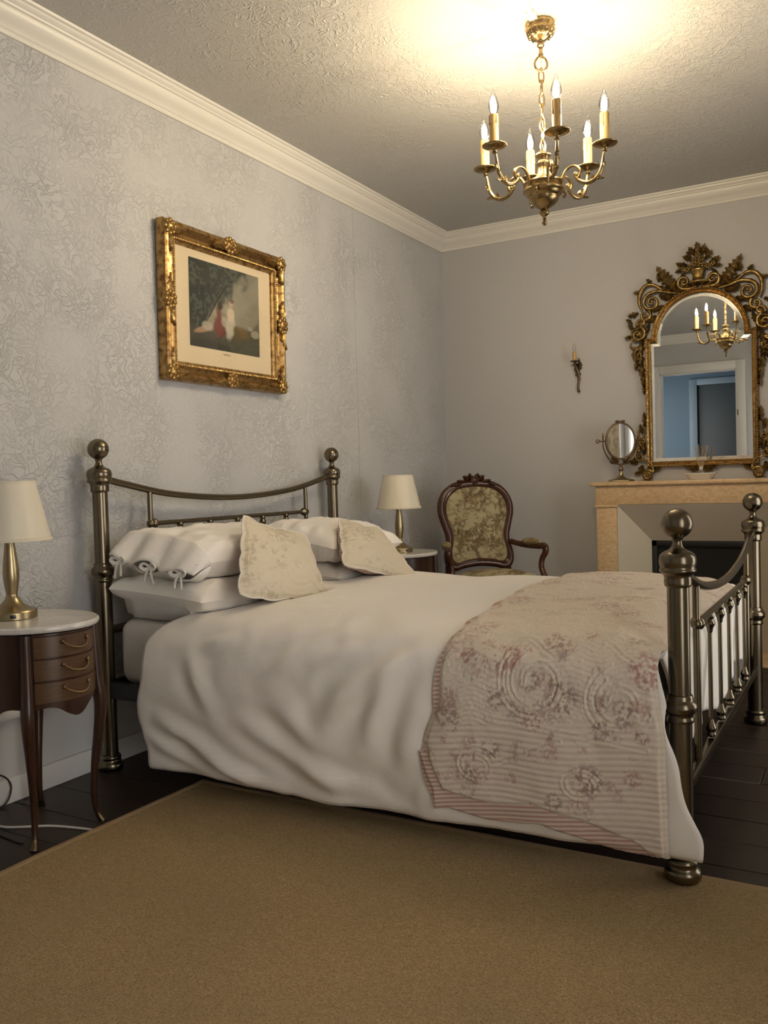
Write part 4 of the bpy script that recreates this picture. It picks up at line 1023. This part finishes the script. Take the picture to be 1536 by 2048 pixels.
# crest: basket of flowers
def basket(m_):
    m_.lathe([(.050, 0), (.052, .008), (.036, .014), (.030, .03), (.034, .05), (.043, .068), (.050, .076), (.046, .08)], (0, -.024, Zt+.062), 20, sx=1, sy=.55, flute=(10, .06, 3, 5))
    for k in range(7): m_.ell((-.045+.015*k, -.034, Zt+.063), .008, 8, 6)
orn('basket', basket, (1,))
def flower(m_, x, z, r, y=-.034):
    for k in range(5):
        a = 2*PI*k/5+x*40; m_.ell((x+r*.62*math.cos(a), y, z+r*.62*math.sin(a)), (r*.5, r*.45, r*.5), 8, 6)
    m_.ell((x, y-r*.4, z), r*.34, 8, 6)
for (x, z, r) in [(0, .168, .021), (-.034, .158, .019), (.034, .160, .019), (-.062, .142, .017), (.060, .146, .017), (.018, .196, .018), (-.020, .192, .018), (0, .222, .017), (-.084, .150, .015), (.086, .160, .016), (.0, .250, .013)]:
    orn('flower', lambda m_: flower(m_, x, Zt+z, r), (1,))
for (x, z, a, l, w) in [(0, .235, 90, .070, .017), (.018, .225, 62, .066, .015), (-.018, .225, 118, .066, .015), (.035, .195, 38, .066, .015), (-.035, .195, 142, .066, .015), (.062, .17, 22, .062, .014), (-.062, .17, 158, .062, .014), (.085, .15, -8, .05, .013), (-.085, .15, 188, .05, .013), (.095, .165, 50, .045, .012), (-.095, .165, 130, .045, .012), (.045, .215, 70, .045, .012), (-.045, .215, 110, .045, .012), (.075, .13, -40, .04, .011), (-.075, .13, 220, .04, .011)]:
    orn('leaf', lambda m_: m_.leaf((x, Zt+z), math.radians(a), l, w, lobes=3, lift=.014, y0=-.014), (1,))
# large volutes and plumes each side of the basket
orn('scroll', lambda m_: m_.scroll((.082, Zt+.072), .040, 1.6, -PI*.55, 1, .012, [(.012, Zt+.040), (.045, Zt+.030)], y=-.022))
orn('scroll', lambda m_: m_.scroll((.275, 2.122-mz0), .052, 1.8, math.radians(75), -1, .0125, [(.115, Zt+.012), (.17, Zt+.022), (.235, Zt+.040)], y=-.020))
orn('scroll', lambda m_: m_.scroll((.318, 2.045-mz0), .036, 1.5, math.radians(120), 1, .010, [(.235, 2.10-mz0), (.262, 2.075-mz0)], y=-.016))
orn('plume', lambda m_: (m_.leaf((.120, Zt+.030), math.radians(46), .205, .032, lobes=7, lift=.022, curl=.25, n=30, y0=-.012), m_.leaf((.150, Zt+.02), math.radians(20), .10, .018, lobes=4, lift=.016, curl=.5, n=14, y0=-.010)))
orn('scroll', lambda m_: m_.tube(catmull([(.20, -.018, Zt+.035), (.262, -.022, Zt+.080), (.312, -.024, Zt+.078), (.345, -.022, Zt+.035), (.350, -.020, Zt-.020), (.335, -.018, Zt-.070)], 6), [.006+.007*math.sin(PI*i/30) for i in range(31)], 8))
for (r, d, a, l, w, c) in [(.285, 84, 20, .07, .016, .5), (.283, 72, 8, .075, .018, .6), (.287, 60, -8, .08, .018, .5), (.30, 50, 60, .06, .015, -.6), (.287, 44, -28, .08, .018, .6), (.288, 30, -40, .075, .018, .5), (.43, 50, 75, .055, .013, -.8), (.44, 40, 40, .055, .013, -.9), (.42, 56, 100, .05, .012, -.6), (.40, 26, -30, .07, .016, .7), (.36, 22, -70, .08, .018, .6), (.33, 34, -10, .05, .012, .8), (.31, 18, -60, .07, .016, -.4), (.33, 70, 30, .06, .014, .6), (.30, 90, 10, .05, .014, .4), (.275, 78, 40, .05, .012, .4), (.39, 60, 110, .05, .012, .5)]:
    orn('leaf', lambda m_: m_.leaf(A(r, d), math.radians(a), l, w, lobes=3, lift=.015, curl=c, y0=-.012))
# shoulders: C-scrolls and hanging foliage
zsh = zs
orn('scroll', lambda m_: m_.scroll((.362, zsh+.062), .045, 1.5, math.radians(110), 1, .0125, [(.305, zsh+.16), (.33, zsh+.125)], y=-.020))
orn('scroll', lambda m_: m_.scroll((.338, zsh+.128), .030, 1.4, math.radians(-60), 1, .010, [(.40, zsh+.03), (.398, zsh+.085)], y=-.018))
orn('scroll', lambda m_: m_.scroll((.360, zsh-.065), .034, 1.4, math.radians(100), -1, .011, [(.395, zsh+.045), (.408, zsh-.01)], y=-.018))
for (x, z, a, l, w, c) in [(.330, .10, -60, .08, .018, -.6), (.385, .10, 20, .05, .013, .8), (.40, .06, -30, .05, .013, .6), (.34, .02, -75, .10, .020, -.3), (.385, -.02, -85, .09, .018, -.4), (.355, -.05, -100, .09, .019, .3), (.345, -.12, -85, .09, .019, -.3), (.365, -.10, -60, .06, .014, -.6), (.338, -.18, -95, .085, .016, .2), (.332, -.25, -90, .06, .012, 0), (.40, .13, 60, .05, .012, -.7), (.315, .045, -40, .05, .013, .5)]:
    orn('leaf', lambda m_: m_.leaf((x, zsh+z), math.radians(a), l, w, lobes=3, lift=.016, curl=c, y0=-.010))
for (x, z, r) in [(.372, -.085, .015), (.345, -.155, .014), (.378, .03, .016), (.334, -.215, .011)]: orn('flower', lambda m_: flower(m_, x, zsh+z, r, -.026))
# lower sides and feet
orn('scroll', lambda m_: m_.scroll((.365, .155), .036, 1.4, math.radians(90), -1, .012, [(.332, .33), (.345, .26), (.375, .21)], y=-.018))
orn('scroll', lambda m_: m_.scroll((.345, .245), .026, 1.3, math.radians(-90), 1, .010, [(.335, .36), (.372, .30)], y=-.018))
orn('scroll', lambda m_: m_.scroll((.318, .040), .030, 1.6, math.radians(160), -1, .013, [(.355, .135), (.300, .115), (.285, .075)], y=-.028))
for (x, z, a, l, w, c) in [(.332, .34, 88, .09, .014, 0), (.345, .30, 60, .06, .014, .6), (.36, .22, 40, .06, .014, .7), (.375, .13, -20, .06, .015, .6), (.35, .10, -60, .06, .016, -.3), (.34, .17, 80, .08, .017, .3), (.375, .08, -150, .06, .015, .4), (.38, .11, 10, .045, .012, -.5), (.355, .06, -20, .05, .013, .3), (.28, .06, 150, .05, .014, .3), (.30, .10, 200, .06, .014, -.2)]:
    orn('leaf', lambda m_: m_.leaf((x, z), math.radians(a), l, w, lobes=3, lift=.016, curl=c, y0=-.010))
orn('shell_foot', lambda m_: [m_.ell((.318+.018*math.cos(k*.9), -.030, .034+.018*math.sin(k*.9)), (.014, .016, .014), 10, 8) for k in range(7)])
# bottom shell
orn('leaf', lambda m_: (m_.leaf((.012, .088), math.radians(-18), .085, .016, lobes=4, lift=.016, curl=.5, y0=-.012), m_.leaf((.010, .08), math.radians(-40), .06, .014, lobes=3, lift=.016, curl=.6, y0=-.012)))
orn('flower', lambda m_: flower(m_, 0, .078, .020, -.026), (1,))

# ------------------------------------------------------------------ things on the mantel
van = thing('vanity_mirror', 'small oval swivel mirror on a bronze stand on the mantel', 'vanity mirror', (1.262, L-.155, 1.0225), math.radians(29.3))
B = MAT['bronze']
m_ = MB(); m_.lathe(catmull([(.080, 0), (.078, .008), (.060, .014), (.035, .020), (.020, .032), (.013, .045), (.011, .062)], 4), n=10, flute=(5, .05, 0, 8)); m_.build('foot', MAT['brass'], van)
m_ = MB(); m_.lathe(catmull([(.009, .06), (.014, .070), (.013, .082), (.008, .09), (.010, .10), (.006, .108)], 3), n=12); m_.build('stem', B, van)
za = .250; hw = .088; hh = .110
m_ = MB()
for s_ in (-1, 1):
    m_.tube(catmull([(0, 0, .105), (s_*.05, 0, .118), (s_*.088, 0, .165), (s_*.106, 0, .215), (s_*.106, 0, .258)], 6), [.005-.0015*i/24 for i in range(25)], 8)
    m_.lathe([(.003, 0), (.006, .006), (.003, .012), (.007, .024), (.003, .034), (.004, .040), (.001, .046)], (s_*.106, 0, .256), 10)
    m_.leaf((s_*.012, .118), PI/2-s_*.9, .06, .012, lobes=3, lift=.008); m_.leaf((s_*.02, .112), PI/2-s_*1.3, .05, .010, lobes=3, lift=.008); m_.ell((s_*.05, -.004, .124), .008, 8, 6)
    m_.tube([(s_*.106, 0, za), (s_*.086, 0, za)], .004, 8)
m_.build('yoke', B, van)
m_ = MB(); m_.tube([(-.106, 0, za), (-.130, 0, za)], .004, 8); m_.tube([(-.140+.010*math.cos(2*PI*i/12), 0, za+.010*math.sin(2*PI*i/12)) for i in range(12)], .0035, 6, closed=True); m_.build('clamp_knob', B, van)
m_ = MB(); m_.tube([(hw*math.cos(2*PI*i/48), 0, za+hh*math.sin(2*PI*i/48)) for i in range(48)], .0068, 10, closed=True)
m_.ell((-.018, -.002, za+hh+.010), (.014, .007, .008), 8, 6); m_.ell((.018, -.002, za+hh+.010), (.014, .007, .008), 8, 6); m_.ell((0, -.002, za+hh+.006), (.014, .008, .007), 8, 6); m_.build('oval_frame', B, van)
m_ = MB(); m_.add([(hw*math.cos(2*PI*i/48), -.003, za+hh*math.sin(2*PI*i/48)) for i in range(48)], [list(range(48))]); m_.build('mirror_glass', MAT['mirror'], van, smooth=False)
m_ = MB(); m_.add([(hw*math.cos(2*PI*i/48), .003, za+hh*math.sin(2*PI*i/48)) for i in range(48)], [list(range(48))[::-1]]); m_.build('back_plate', B, van, smooth=False)
# dish and reed diffuser
DXc, DYc = 1.733, L-.165
m_ = MB(); rows = []
for (w, d, z) in ((.001, .001, .0), (.062, .040, .0), (.066, .043, .004), (.082, .052, .028), (.090, .058, .034), (.090, .058, .038), (.080, .050, .034), (.060, .036, .012), (.001, .001, .010)):
    n = 40; row = []
    for i in range(n):
        a = 2*PI*i/n; c, s_ = math.cos(a), math.sin(a); row.append((DXc+w*math.copysign(abs(c)**.45, c), DYc+d*math.copysign(abs(s_)**.45, s_), 1.0225+z))
    rows.append(row)
m_.grid(rows, cv=True); tag(m_.build('porcelain_dish', MAT['porcelain'], ang=30), 'white rectangular porcelain dish on the mantel before the gilt mirror', 'dish')
df = thing('reed_diffuser', 'small glass reed diffuser with thin wooden sticks standing in the white dish', 'diffuser', (DXc, DYc, 1.034))
m_ = MB(); m_.lathe(catmull([(.022, 0), (.024, .006), (.024, .030), (.018, .040), (.009, .046), (.009, .058), (.011, .060)], 3), n=20); m_.build('bottle', MAT['glass'], df)
m_ = MB(); m_.lathe([(.0095, .046), (.0105, .048), (.0105, .062), (.009, .064)], n=16); m_.build('collar', MAT['plastic'], df)
for k in range(8):
    a = k*2*PI/8+.3; m_ = MB(); s_ = .028+.012*((k*37) % 5)/5
    m_.tube([(-.006*math.cos(a), -.006*math.sin(a), .006), (s_*1.3*math.cos(a), s_*.5*math.sin(a), .182+.006*(k % 3))], .0015, 6); m_.build('reed', MAT['reed'], df)

# ------------------------------------------------------------------ wall sconce
sc_ = thing('wall_sconce', 'small bronze candle sconce with an unlit bulb on the grey wall', 'sconce', (.966, L, 1.62))
m_ = MB(); m_.tube(catmull([(.012, -.030, -.008), (.004, -.022, -.014), (-.004, -.014, -.004), (-.004, -.010, .03), (.002, -.010, .07), (.002, -.016, .10), (-.006, -.026, .13), (-.012, -.040, .16), (-.012, -.052, .172)], 6), [.003+.006*math.sin(PI*min(1, i/48)) for i in range(49)], 8); m_.build('arm', B, sc_)
m_ = MB(); m_.leaf((0, .06), math.radians(95), .13, .017, lobes=4, lift=.014, y0=-.006); m_.leaf((-.004, .12), math.radians(60), .06, .012, lobes=3, lift=.012, y0=-.008); m_.leaf((.0, .13), math.radians(80), .075, .008, lobes=3, lift=.01, y0=-.006); m_.build('back_plate', B, sc_, ang=60)
m_ = MB(); m_.lathe([(.006, 0), (.014, .003), (.026, .006), (.029, .010), (.027, .011), (.014, .008), (.008, .012)], (-.012, -.055, .172), 16, flute=(6, .1, 2, 4)); m_.build('drip_pan', B, sc_)
m_ = MB(); m_.lathe([(.0125, 0), (.0125, .052), (.0115, .058), (.006, .064)], (-.012, -.055, .182), 16); m_.build('candle_sleeve', MAT['candle'], sc_)
m_ = MB(); m_.lathe(catmull([(.007, 0), (.011, .012), (.0115, .022), (.007, .038), (.0025, .050), (.001, .056)], 3), (-.012, -.055, .246), 16); m_.build('bulb', MAT['glass'], sc_)

# ------------------------------------------------------------------ chandelier
CX, CY = 1.545, 1.089
ch = thing('chandelier', 'brass six arm candle chandelier with lit flame bulbs hanging on a chain', 'chandelier', (CX, CY, 2.0))
D = MAT['chand']; Z = lambda z: z-2.0
m_ = MB(); m_.lathe(catmull([(.052, Z(2.757)), (.054, Z(2.750)), (.050, Z(2.735)), (.046, Z(2.718)), (.034, Z(2.702)), (.020, Z(2.694)), (.012, Z(2.690))], 4), n=36, flute=(12, .05, 4, 22)); cn = m_.build('canopy', D, ch)
m_ = MB()
for k in range(12):
    a = 2*PI*k/12; Mx = Matrix.Rotation(a, 4, 'Z') @ Matrix.Translation((0, -.041, Z(2.703))) @ Matrix.Rotation(math.radians(18), 4, 'X') ; m_.leaf((0, 0), PI/2, .036, .009, M=Mx, lobes=2, lift=.004)
m_.build('canopy_leaf', D, cn, ang=60)
m_ = MB(); m_.lathe(catmull([(.010, Z(2.693)), (.006, Z(2.686)), (.013, Z(2.680)), (.014, Z(2.672)), (.008, Z(2.665)), (.007, Z(2.650)), (.010, Z(2.640)), (.006, Z(2.630))], 3), n=16); m_.build('stem', D, ch)
m_ = MB(); m_.tube([(.024*math.cos(2*PI*i/24), 0, Z(2.606)+.026*math.sin(2*PI*i/24)) for i in range(24)], .0042, 8, closed=True, M=Matrix.Rotation(.6, 4, 'Z')); m_.build('ring', D, ch)
nl = 7; zt_, zb2 = 2.582, 2.275; hl = (zt_-zb2)/nl
for k in range(nl):
    zc_ = Z(zt_-hl*(k+.5)); m_ = MB(); h = hl*.5+.006
    m_.tube([(.0095*math.cos(2*PI*i/16), 0, zc_+h*math.sin(2*PI*i/16)) for i in range(16)], .0028, 6, closed=True, M=Matrix.Rotation(.6+k*PI/2, 4, 'Z'))
    m_.ell((0, 0, zc_+h), .006, 8, 6); m_.build('chain_link', D, ch)
m_ = MB(); m_.tube([(.003*math.sin(i*1.3), .003*math.cos(i*1.7), Z(2.26)+i*.0175) for i in range(22)], .002, 6); m_.build('cord', MAT['reed'], ch)
m_ = MB(); m_.lathe(catmull([(.006, Z(2.285)), (.014, Z(2.280)), (.027, Z(2.272)), (.029, Z(2.266)), (.022, Z(2.258)), (.019, Z(2.245)), (.024, Z(2.238)), (.022, Z(2.232)), (.020, Z(2.22)), (.025, Z(2.195)), (.036, Z(2.178)), (.06, Z(2.172)), (.072, Z(2.168))], 3), n=36, flute=(12, .05, 18, 30)); m_.build('vase_neck', D, ch)
m_ = MB(); m_.lathe([(.066, Z(2.171)), (.074, Z(2.168)), (.076, Z(2.163)), (.073, Z(2.159)), (.069, Z(2.157)), (.069, Z(2.146)), (.074, Z(2.143)), (.078, Z(2.138)), (.077, Z(2.133)), (.071, Z(2.130)), (.068, Z(2.124)), (.062, Z(2.117)), (.055, Z(2.112)), (.054, Z(2.108)), (.056, Z(2.106)), (.055, Z(2.102)), (.049, Z(2.094)), (.041, Z(2.086)), (.032, Z(2.079)), (.022, Z(2.074)), (.018, Z(2.070)), (.012, Z(2.066))], n=40); m_.build('bowl', D, ch, ang=38)
m_ = MB(); m_.lathe(catmull([(.010, Z(2.068)), (.017, Z(2.060)), (.018, Z(2.052)), (.010, Z(2.044)), (.005, Z(2.038)), (.008, Z(2.032)), (.004, Z(2.028)), (.009, Z(2.022)), (.0095, Z(2.016)), (.004, Z(2.009)), (.001, Z(2.008))], 3), n=20); m_.build('finial', D, ch, ang=60)
for k in range(3):
    a = math.radians(60*2*k+30); m_ = MB(); m_.tube(catmull([(.070*math.cos(a), .070*math.sin(a), Z(2.135)), (.082*math.cos(a), .082*math.sin(a), Z(2.125)), (.078*math.cos(a), .078*math.sin(a), Z(2.112)), (.072*math.cos(a), .072*math.sin(a), Z(2.118))], 5), .004, 8); m_.build('pendant_hook', D, ch)
RC = .232
for k in range(6):
    a = math.radians(60*k+1); Mx = Matrix.Rotation(a, 4, 'Z')
    m_ = MB()
    s1 = catmull([(.070, 0, Z(2.145)), (.074, 0, Z(2.170)), (.086, 0, Z(2.196)), (.108, 0, Z(2.208)), (.130, 0, Z(2.200)), (.141, 0, Z(2.181)), (.134, 0, Z(2.164)), (.121, 0, Z(2.164)), (.118, 0, Z(2.176)), (.125, 0, Z(2.180))], 6)
    m_.tube(s1, [.0055+.0012*math.sin(i*.25) for i in range(len(s1))], 8, M=Mx)
    s2 = catmull([(.124, 0, Z(2.174)), (.128, 0, Z(2.158)), (.146, 0, Z(2.143)), (.170, 0, Z(2.137)), (.196, 0, Z(2.147)), (.214, 0, Z(2.170)), (.222, 0, Z(2.198)), (.226, 0, Z(2.225)), (RC, 0, Z(2.243))], 6)
    m_.tube(s2, [.0045+.0035*math.sin(PI*min(1, i/len(s2)+.1)) for i in range(len(s2))], 8, M=Mx)
    m_.ell((.126, 0, Z(2.172)), .008, 8, 6, M=Mx)
    for (bx, bz, an, l) in ((.200, 2.146, .25, .028), (.190, 2.142, 2.2, .025), (.215, 2.175, 1.3, .03)):
        m_.leaf((bx, Z(bz)), an, l, .006, M=Mx @ Matrix.Translation((0, .003, 0)), lobes=2, lift=.007, curl=-.8)
    arm = m_.build('arm', D, ch, ang=60)
    M2 = Mx @ Matrix.Translation((RC, 0, Z(2.243)))
    m_ = MB(); m_.lathe(catmull([(.006, -.008), (.010, -.004), (.007, 0), (.010, .006), (.020, .011), (.036, .015), (.044, .019), (.045, .022), (.042, .0225), (.020, .018), (.016, .021)], 3), n=32, M=M2); m_.build('drip_pan', D, arm, ang=50)
    m_ = MB(); m_.lathe([(.0165, .018), (.0165, .128), (.0155, .131), (.010, .132)], n=24, M=M2)
    m_.build('candle_sleeve', MAT['candle'], arm, ang=50)
    m_ = MB(); rr2 = random.Random(k)
    for q in range(6):
        b = 2*PI*q/6+rr2.random(); ln = .025+.035*rr2.random(); m_.tube([(.0168*math.cos(b), .0168*math.sin(b), .127), (.0170*math.cos(b), .0170*math.sin(b), .127-ln*.6), (.0172*math.cos(b), .0172*math.sin(b), .127-ln)], [.0012, .0012, .0022], 6, M=M2)
    m_.build('wax_drip', MAT['drip'], arm)
    bl = catmull([(.010, .128), (.012, .134), (.0175, .148), (.0195, .160), (.0175, .175), (.012, .192), (.006, .208), (.003, .218)], 4)
    m_ = MB(); m_.lathe(bl, n=20, M=M2); m_.tube([tuple(M2 @ Vector((x, 0, z))) for x, z in ((0, .216), (.001, .224), (.004, .230), (.005, .237))], [.003, .0022, .0016, .0006], 6)
    m_.build('bulb_glass', MAT['glass'], arm)
    m_ = MB(); m_.lathe(catmull([(.004, .137), (.0085, .142), (.0100, .152), (.0100, .164), (.0080, .176), (.0045, .188), (.001, .196)], 3), n=14, M=M2)
    g_ = m_.build('lit_filament', MAT['glow'], arm)
# ceiling cable trunking
m_ = MB(); a = Vector((1.60, .40, 0)); b = Vector((1.5372, 1.0385, 0)); t = (b-a).normalized(); nn = Vector((-t.y, t.x, 0))
def strip(a, b, w, z0, z1): 
    m_.add([tuple(p+Vector((0, 0, z))) for z in (z0, z1) for p in (a-nn*w, a+nn*w, b+nn*w, b-nn*w)], [(0, 1, 2, 3), (7, 6, 5, 4), (0, 4, 5, 1), (1, 5, 6, 2), (2, 6, 7, 3), (3, 7, 4, 0)])
strip(a-t*2.5, b-t*.05, .008, HC-.010, HC-.0005); strip(b-t*.052, b, .015, HC-.012, HC-.0005)
tag(m_.build('cable_trunking', MAT['cornice'], smooth=False), 'slim white cable trunking on the ceiling running to the chandelier', 'trunking')

# ------------------------------------------------------------------ armchair
az = math.radians(-47); cb = Vector((.485, 2.86, 0))
arm_ch = thing('armchair', 'carved walnut armchair with floral tapestry upholstery in the room corner', 'armchair', (cb.x, cb.y, 0), az+PI/2)
# local: x to the sitter's left-right, -y forward, z up; back plane near y=0, leaning
WD = MAT['chairwood']
LEAN = Matrix.Translation((0, 0, .44)) @ Matrix.Rotation(math.radians(-9), 4, 'X') @ Matrix.Translation((0, 0, -.44))
half = [(0, .545), (.10, .535), (.165, .520), (.200, .545), (.205, .60), (.190, .665), (.188, .72), (.208, .79), (.226, .86), (.222, .925), (.190, .985), (.135, 1.025), (.07, 1.040), (0, 1.044)]
outl = catmull([(x, z) for x, z in half]+[(-x, z) for x, z in half[-2:0:-1]], 6, closed=True)
m_ = MB(); m_.tube([(x, 0, z) for x, z in outl], .024, 10, closed=True, M=LEAN); m_.build('back_frame', WD, arm_ch)
m_ = MB(); inr = [(x*.93, z) for x, z in outl]; m_.tube([(x*.925, -.016, .79+(z-.79)*.945) for x, z in outl], .008, 8, closed=True, M=LEAN); m_.build('inner_moulding', WD, arm_ch)
# studs
m_ = MB(); so = [(x*.865, z) for x, z in outl]
for x, z in outl[::1]: m_.ell((x*.875, -.018, .79+(z-.79)*.90), .0042, 6, 4, M=LEAN)
q = m_.build('stud_row', MAT['bronze'], arm_ch); q['kind'] = 'stuff'
# upholstered panel: radial grid inside the outline
nr, nt = 60, len(outl); rows = []; uu = []; 
for i in range(nr):
    t = (i+.5)/nr; row = []
    for x, z in outl:
        px_, pz_ = x*.875*t, .79+(z-.79)*.905*t; row.append((px_, -.020-.026*(1-t**2.2), pz_)); 
    rows.append(row)
rows.append([(x*.90, .0, .79+(z-.79)*.92) for x, z in outl]); nr += 1
rows.insert(0, [(0, -.046, .79)]*nt); nr += 1
P = np.array(rows); xx, zz = P[..., 0], P[..., 2]
def tapestry(xx, zz, seed):
    base = np.array([.43, .37, .23]); C = np.ones(xx.shape+(3,))*base; C *= (.85+.35*fbm(xx*30, zz*30, seed))[..., None]
    def ov(mk, c):
        nonlocal C; C = C*(1-mk[..., None])+mk[..., None]*np.array(c)
    r = random.Random(seed)
    for k in range(70):       # winding stems with leaves
        x0, z0 = -.2+.4*r.random(), .53+.5*r.random(); a = r.random()*6.28; c1 = r.choice([(.12, .10, .05), (.19, .155, .075), (.15, .09, .05), (.25, .20, .10), (.30, .23, .12)])
        for s_ in range(7):
            x1, z1 = x0+.022*math.cos(a), z0+.022*math.sin(a); ov((1-sstep(.0015, .004, segdist(xx, zz, (x0, z0), (x1, z1))[0]))*.7, c1)
            la = a+r.choice([-1, 1])*(.7+.5*r.random()); l = .020+.020*r.random(); d_, t_ = segdist(xx, zz, (x1, z1), (x1+l*math.cos(la), z1+l*math.sin(la)))
            w = .0085*np.sin(PI*np.clip(t_*.85+.12, 0, 1)); ov((1-sstep(.6, 1.1, d_/(w+1e-4)))*.75, c1)
            x0, z0 = x1, z1; a += r.uniform(-.5, .5)
    for k in range(16):
        x0, z0 = -.19+.38*r.random(), .55+.47*r.random(); d_ = np.hypot(xx-x0, zz-z0); ang = np.arctan2(zz-z0, xx-x0); rr = .016*(1+.25*np.cos(5*ang)); ov((1-sstep(.75, 1.05, d_/rr))*.6, r.choice([(.26, .17, .09), (.20, .155, .06), (.32, .25, .13)])); ov((1-sstep(.3, .45, d_/rr))*.6, (.12, .08, .04))
    return C
Cx = tapestry(xx, zz, 3)
m_ = MB(); m_.grid(P, cv=True, M=LEAN); m_.build('back_upholstery', MAT['tapestry'], arm_ch, colors=Cx.reshape(-1, 3), ang=180)
m_ = MB(); m_.add([(x*.9, .012, .79+(z-.79)*.93) for x, z in outl], [list(range(nt))], LEAN); m_.build('back_panel', WD, arm_ch, smooth=False)
# carved crest
m_ = MB()
m_.ell((0, -.008, 1.066), (.030, .022, .026), 12, 8, M=LEAN)
for k in range(7): a = k*2*PI/7; m_.ell((.022*math.cos(a), -.024, 1.062+.018*math.sin(a)), (.011, .010, .010), 8, 6, M=LEAN)
for s_ in (-1, 1):
    for (x, z, a, l, w) in ((.022, 1.070, 10, .055, .016), (.030, 1.056, -12, .075, .016), (.065, 1.052, 2, .050, .013), (.075, 1.042, -22, .07, .013), (.015, 1.080, 50, .03, .012), (.11, 1.035, -20, .05, .011)):
        m_.leaf((s_*x, z), math.radians(a) if s_ > 0 else PI-math.radians(a), l, w, M=LEAN @ Matrix.Translation((0, -.008, 0)), lobes=3, lift=.016, curl=s_*.4)
m_.build('carved_crest', WD, arm_ch, ang=60)
# back uprights to the floor
for s_ in (-1, 1):
    m_ = MB(); m_.tube(catmull([(s_*.195, .035, .60), (s_*.195, .045, .45), (s_*.192, .055, .30), (s_*.195, .09, .12), (s_*.20, .13, .0)], 5), [.022, .022, .022, .023, .023, .024, .024, .024, .024, .024, .023, .022, .021, .02, .019, .018, .018, .018, .018, .018, .018], 10); m_.build('rear_leg', WD, arm_ch)
    tp = catmull([(s_*.262, -.43, .46), (s_*.275, -.455, .40), (s_*.272, -.455, .31), (s_*.258, -.435, .20), (s_*.25, -.43, .10), (s_*.256, -.445, .03), (s_*.262, -.455, .0)], 4)
    m_ = MB(); m_.tube(tp, [.030-.013*min(1, i/18) for i in range(len(tp))], 10); m_.build('front_leg', WD, arm_ch)
    # arm: rail from the back out and forward, then a support sweeping down
    rail = catmull([(s_*.205, .000, .668), (s_*.235, -.06, .655), (s_*.270, -.15, .648), (s_*.292, -.24, .650), (s_*.300, -.285, .654), (s_*.302, -.305, .640)], 5)
    m_ = MB(); m_.tube(rail, [.017+.004*(i/len(rail)) for i in range(len(rail))], 10)
    sup = catmull([(s_*.302, -.298, .648), (s_*.304, -.300, .618), (s_*.288, -.285, .575), (s_*.280, -.290, .525), (s_*.285, -.325, .470), (s_*.275, -.345, .44)], 5)
    m_.tube(sup, [.021-.004*math.sin(PI*i/len(sup)) for i in range(len(sup))], 10); ar_ = m_.build('arm', WD, arm_ch)
    m_ = MB(); m_.ell((0, 0, 0), (.030, .085, .024), 16, 10, M=Matrix.Translation((s_*.272, -.165, .672)) @ Matrix.Rotation(s_*.30, 4, 'Z'))
    vs = np.array(m_.v); cc = tapestry(vs[:, 0]-s_*.27, vs[:, 1]+.9, 8)
    m_.build('arm_pad', MAT['tapestry'], ar_, colors=cc)
# seat
def seat_out(k): return [(.285*k, -.43), (.20*k, -.478), (0, -.495), (-.20*k, -.478), (-.285*k, -.43), (-.27*k, -.25), (-.22*k, -.03), (0, -.01), (.22*k, -.03), (.27*k, -.25)]
so = catmull(seat_out(1), 6, closed=True)
m_ = MB(); m_.prism(so[::-1], .38, .445); m_.build('seat_rail', WD, arm_ch, ang=50)
rows = []
for i in range(24):
    t = i/23; rows.append([(x*.96*t, -.25+(y+.25)*.96*t, .445+.075*(1-t**3)+.004) for x, y in so])
rows.append([(x*.96, -.25+(y+.25)*.96, .44) for x, y in so]); P = np.array(rows)
m_ = MB(); m_.grid(P, cv=True); m_.build('seat_cushion', MAT['tapestry'], arm_ch, colors=tapestry(P[..., 0], P[..., 1]+1.0, 5).reshape(-1, 3), ang=180)
GROUPS = {'pillow': 'white pillows stacked at the headboard', 'quilted_cushion': 'quilted cushions leaning on the pillows', 'table_lamp': 'matching bedside lamps', 'bedside_table': 'matching bedside tables', 'curtain': 'window curtains'}
for o in COL.objects:
    k = o.name.split('.')[0]
    if o.parent is None and k in GROUPS: o['group'] = GROUPS[k]
bpy.context.view_layer.update()
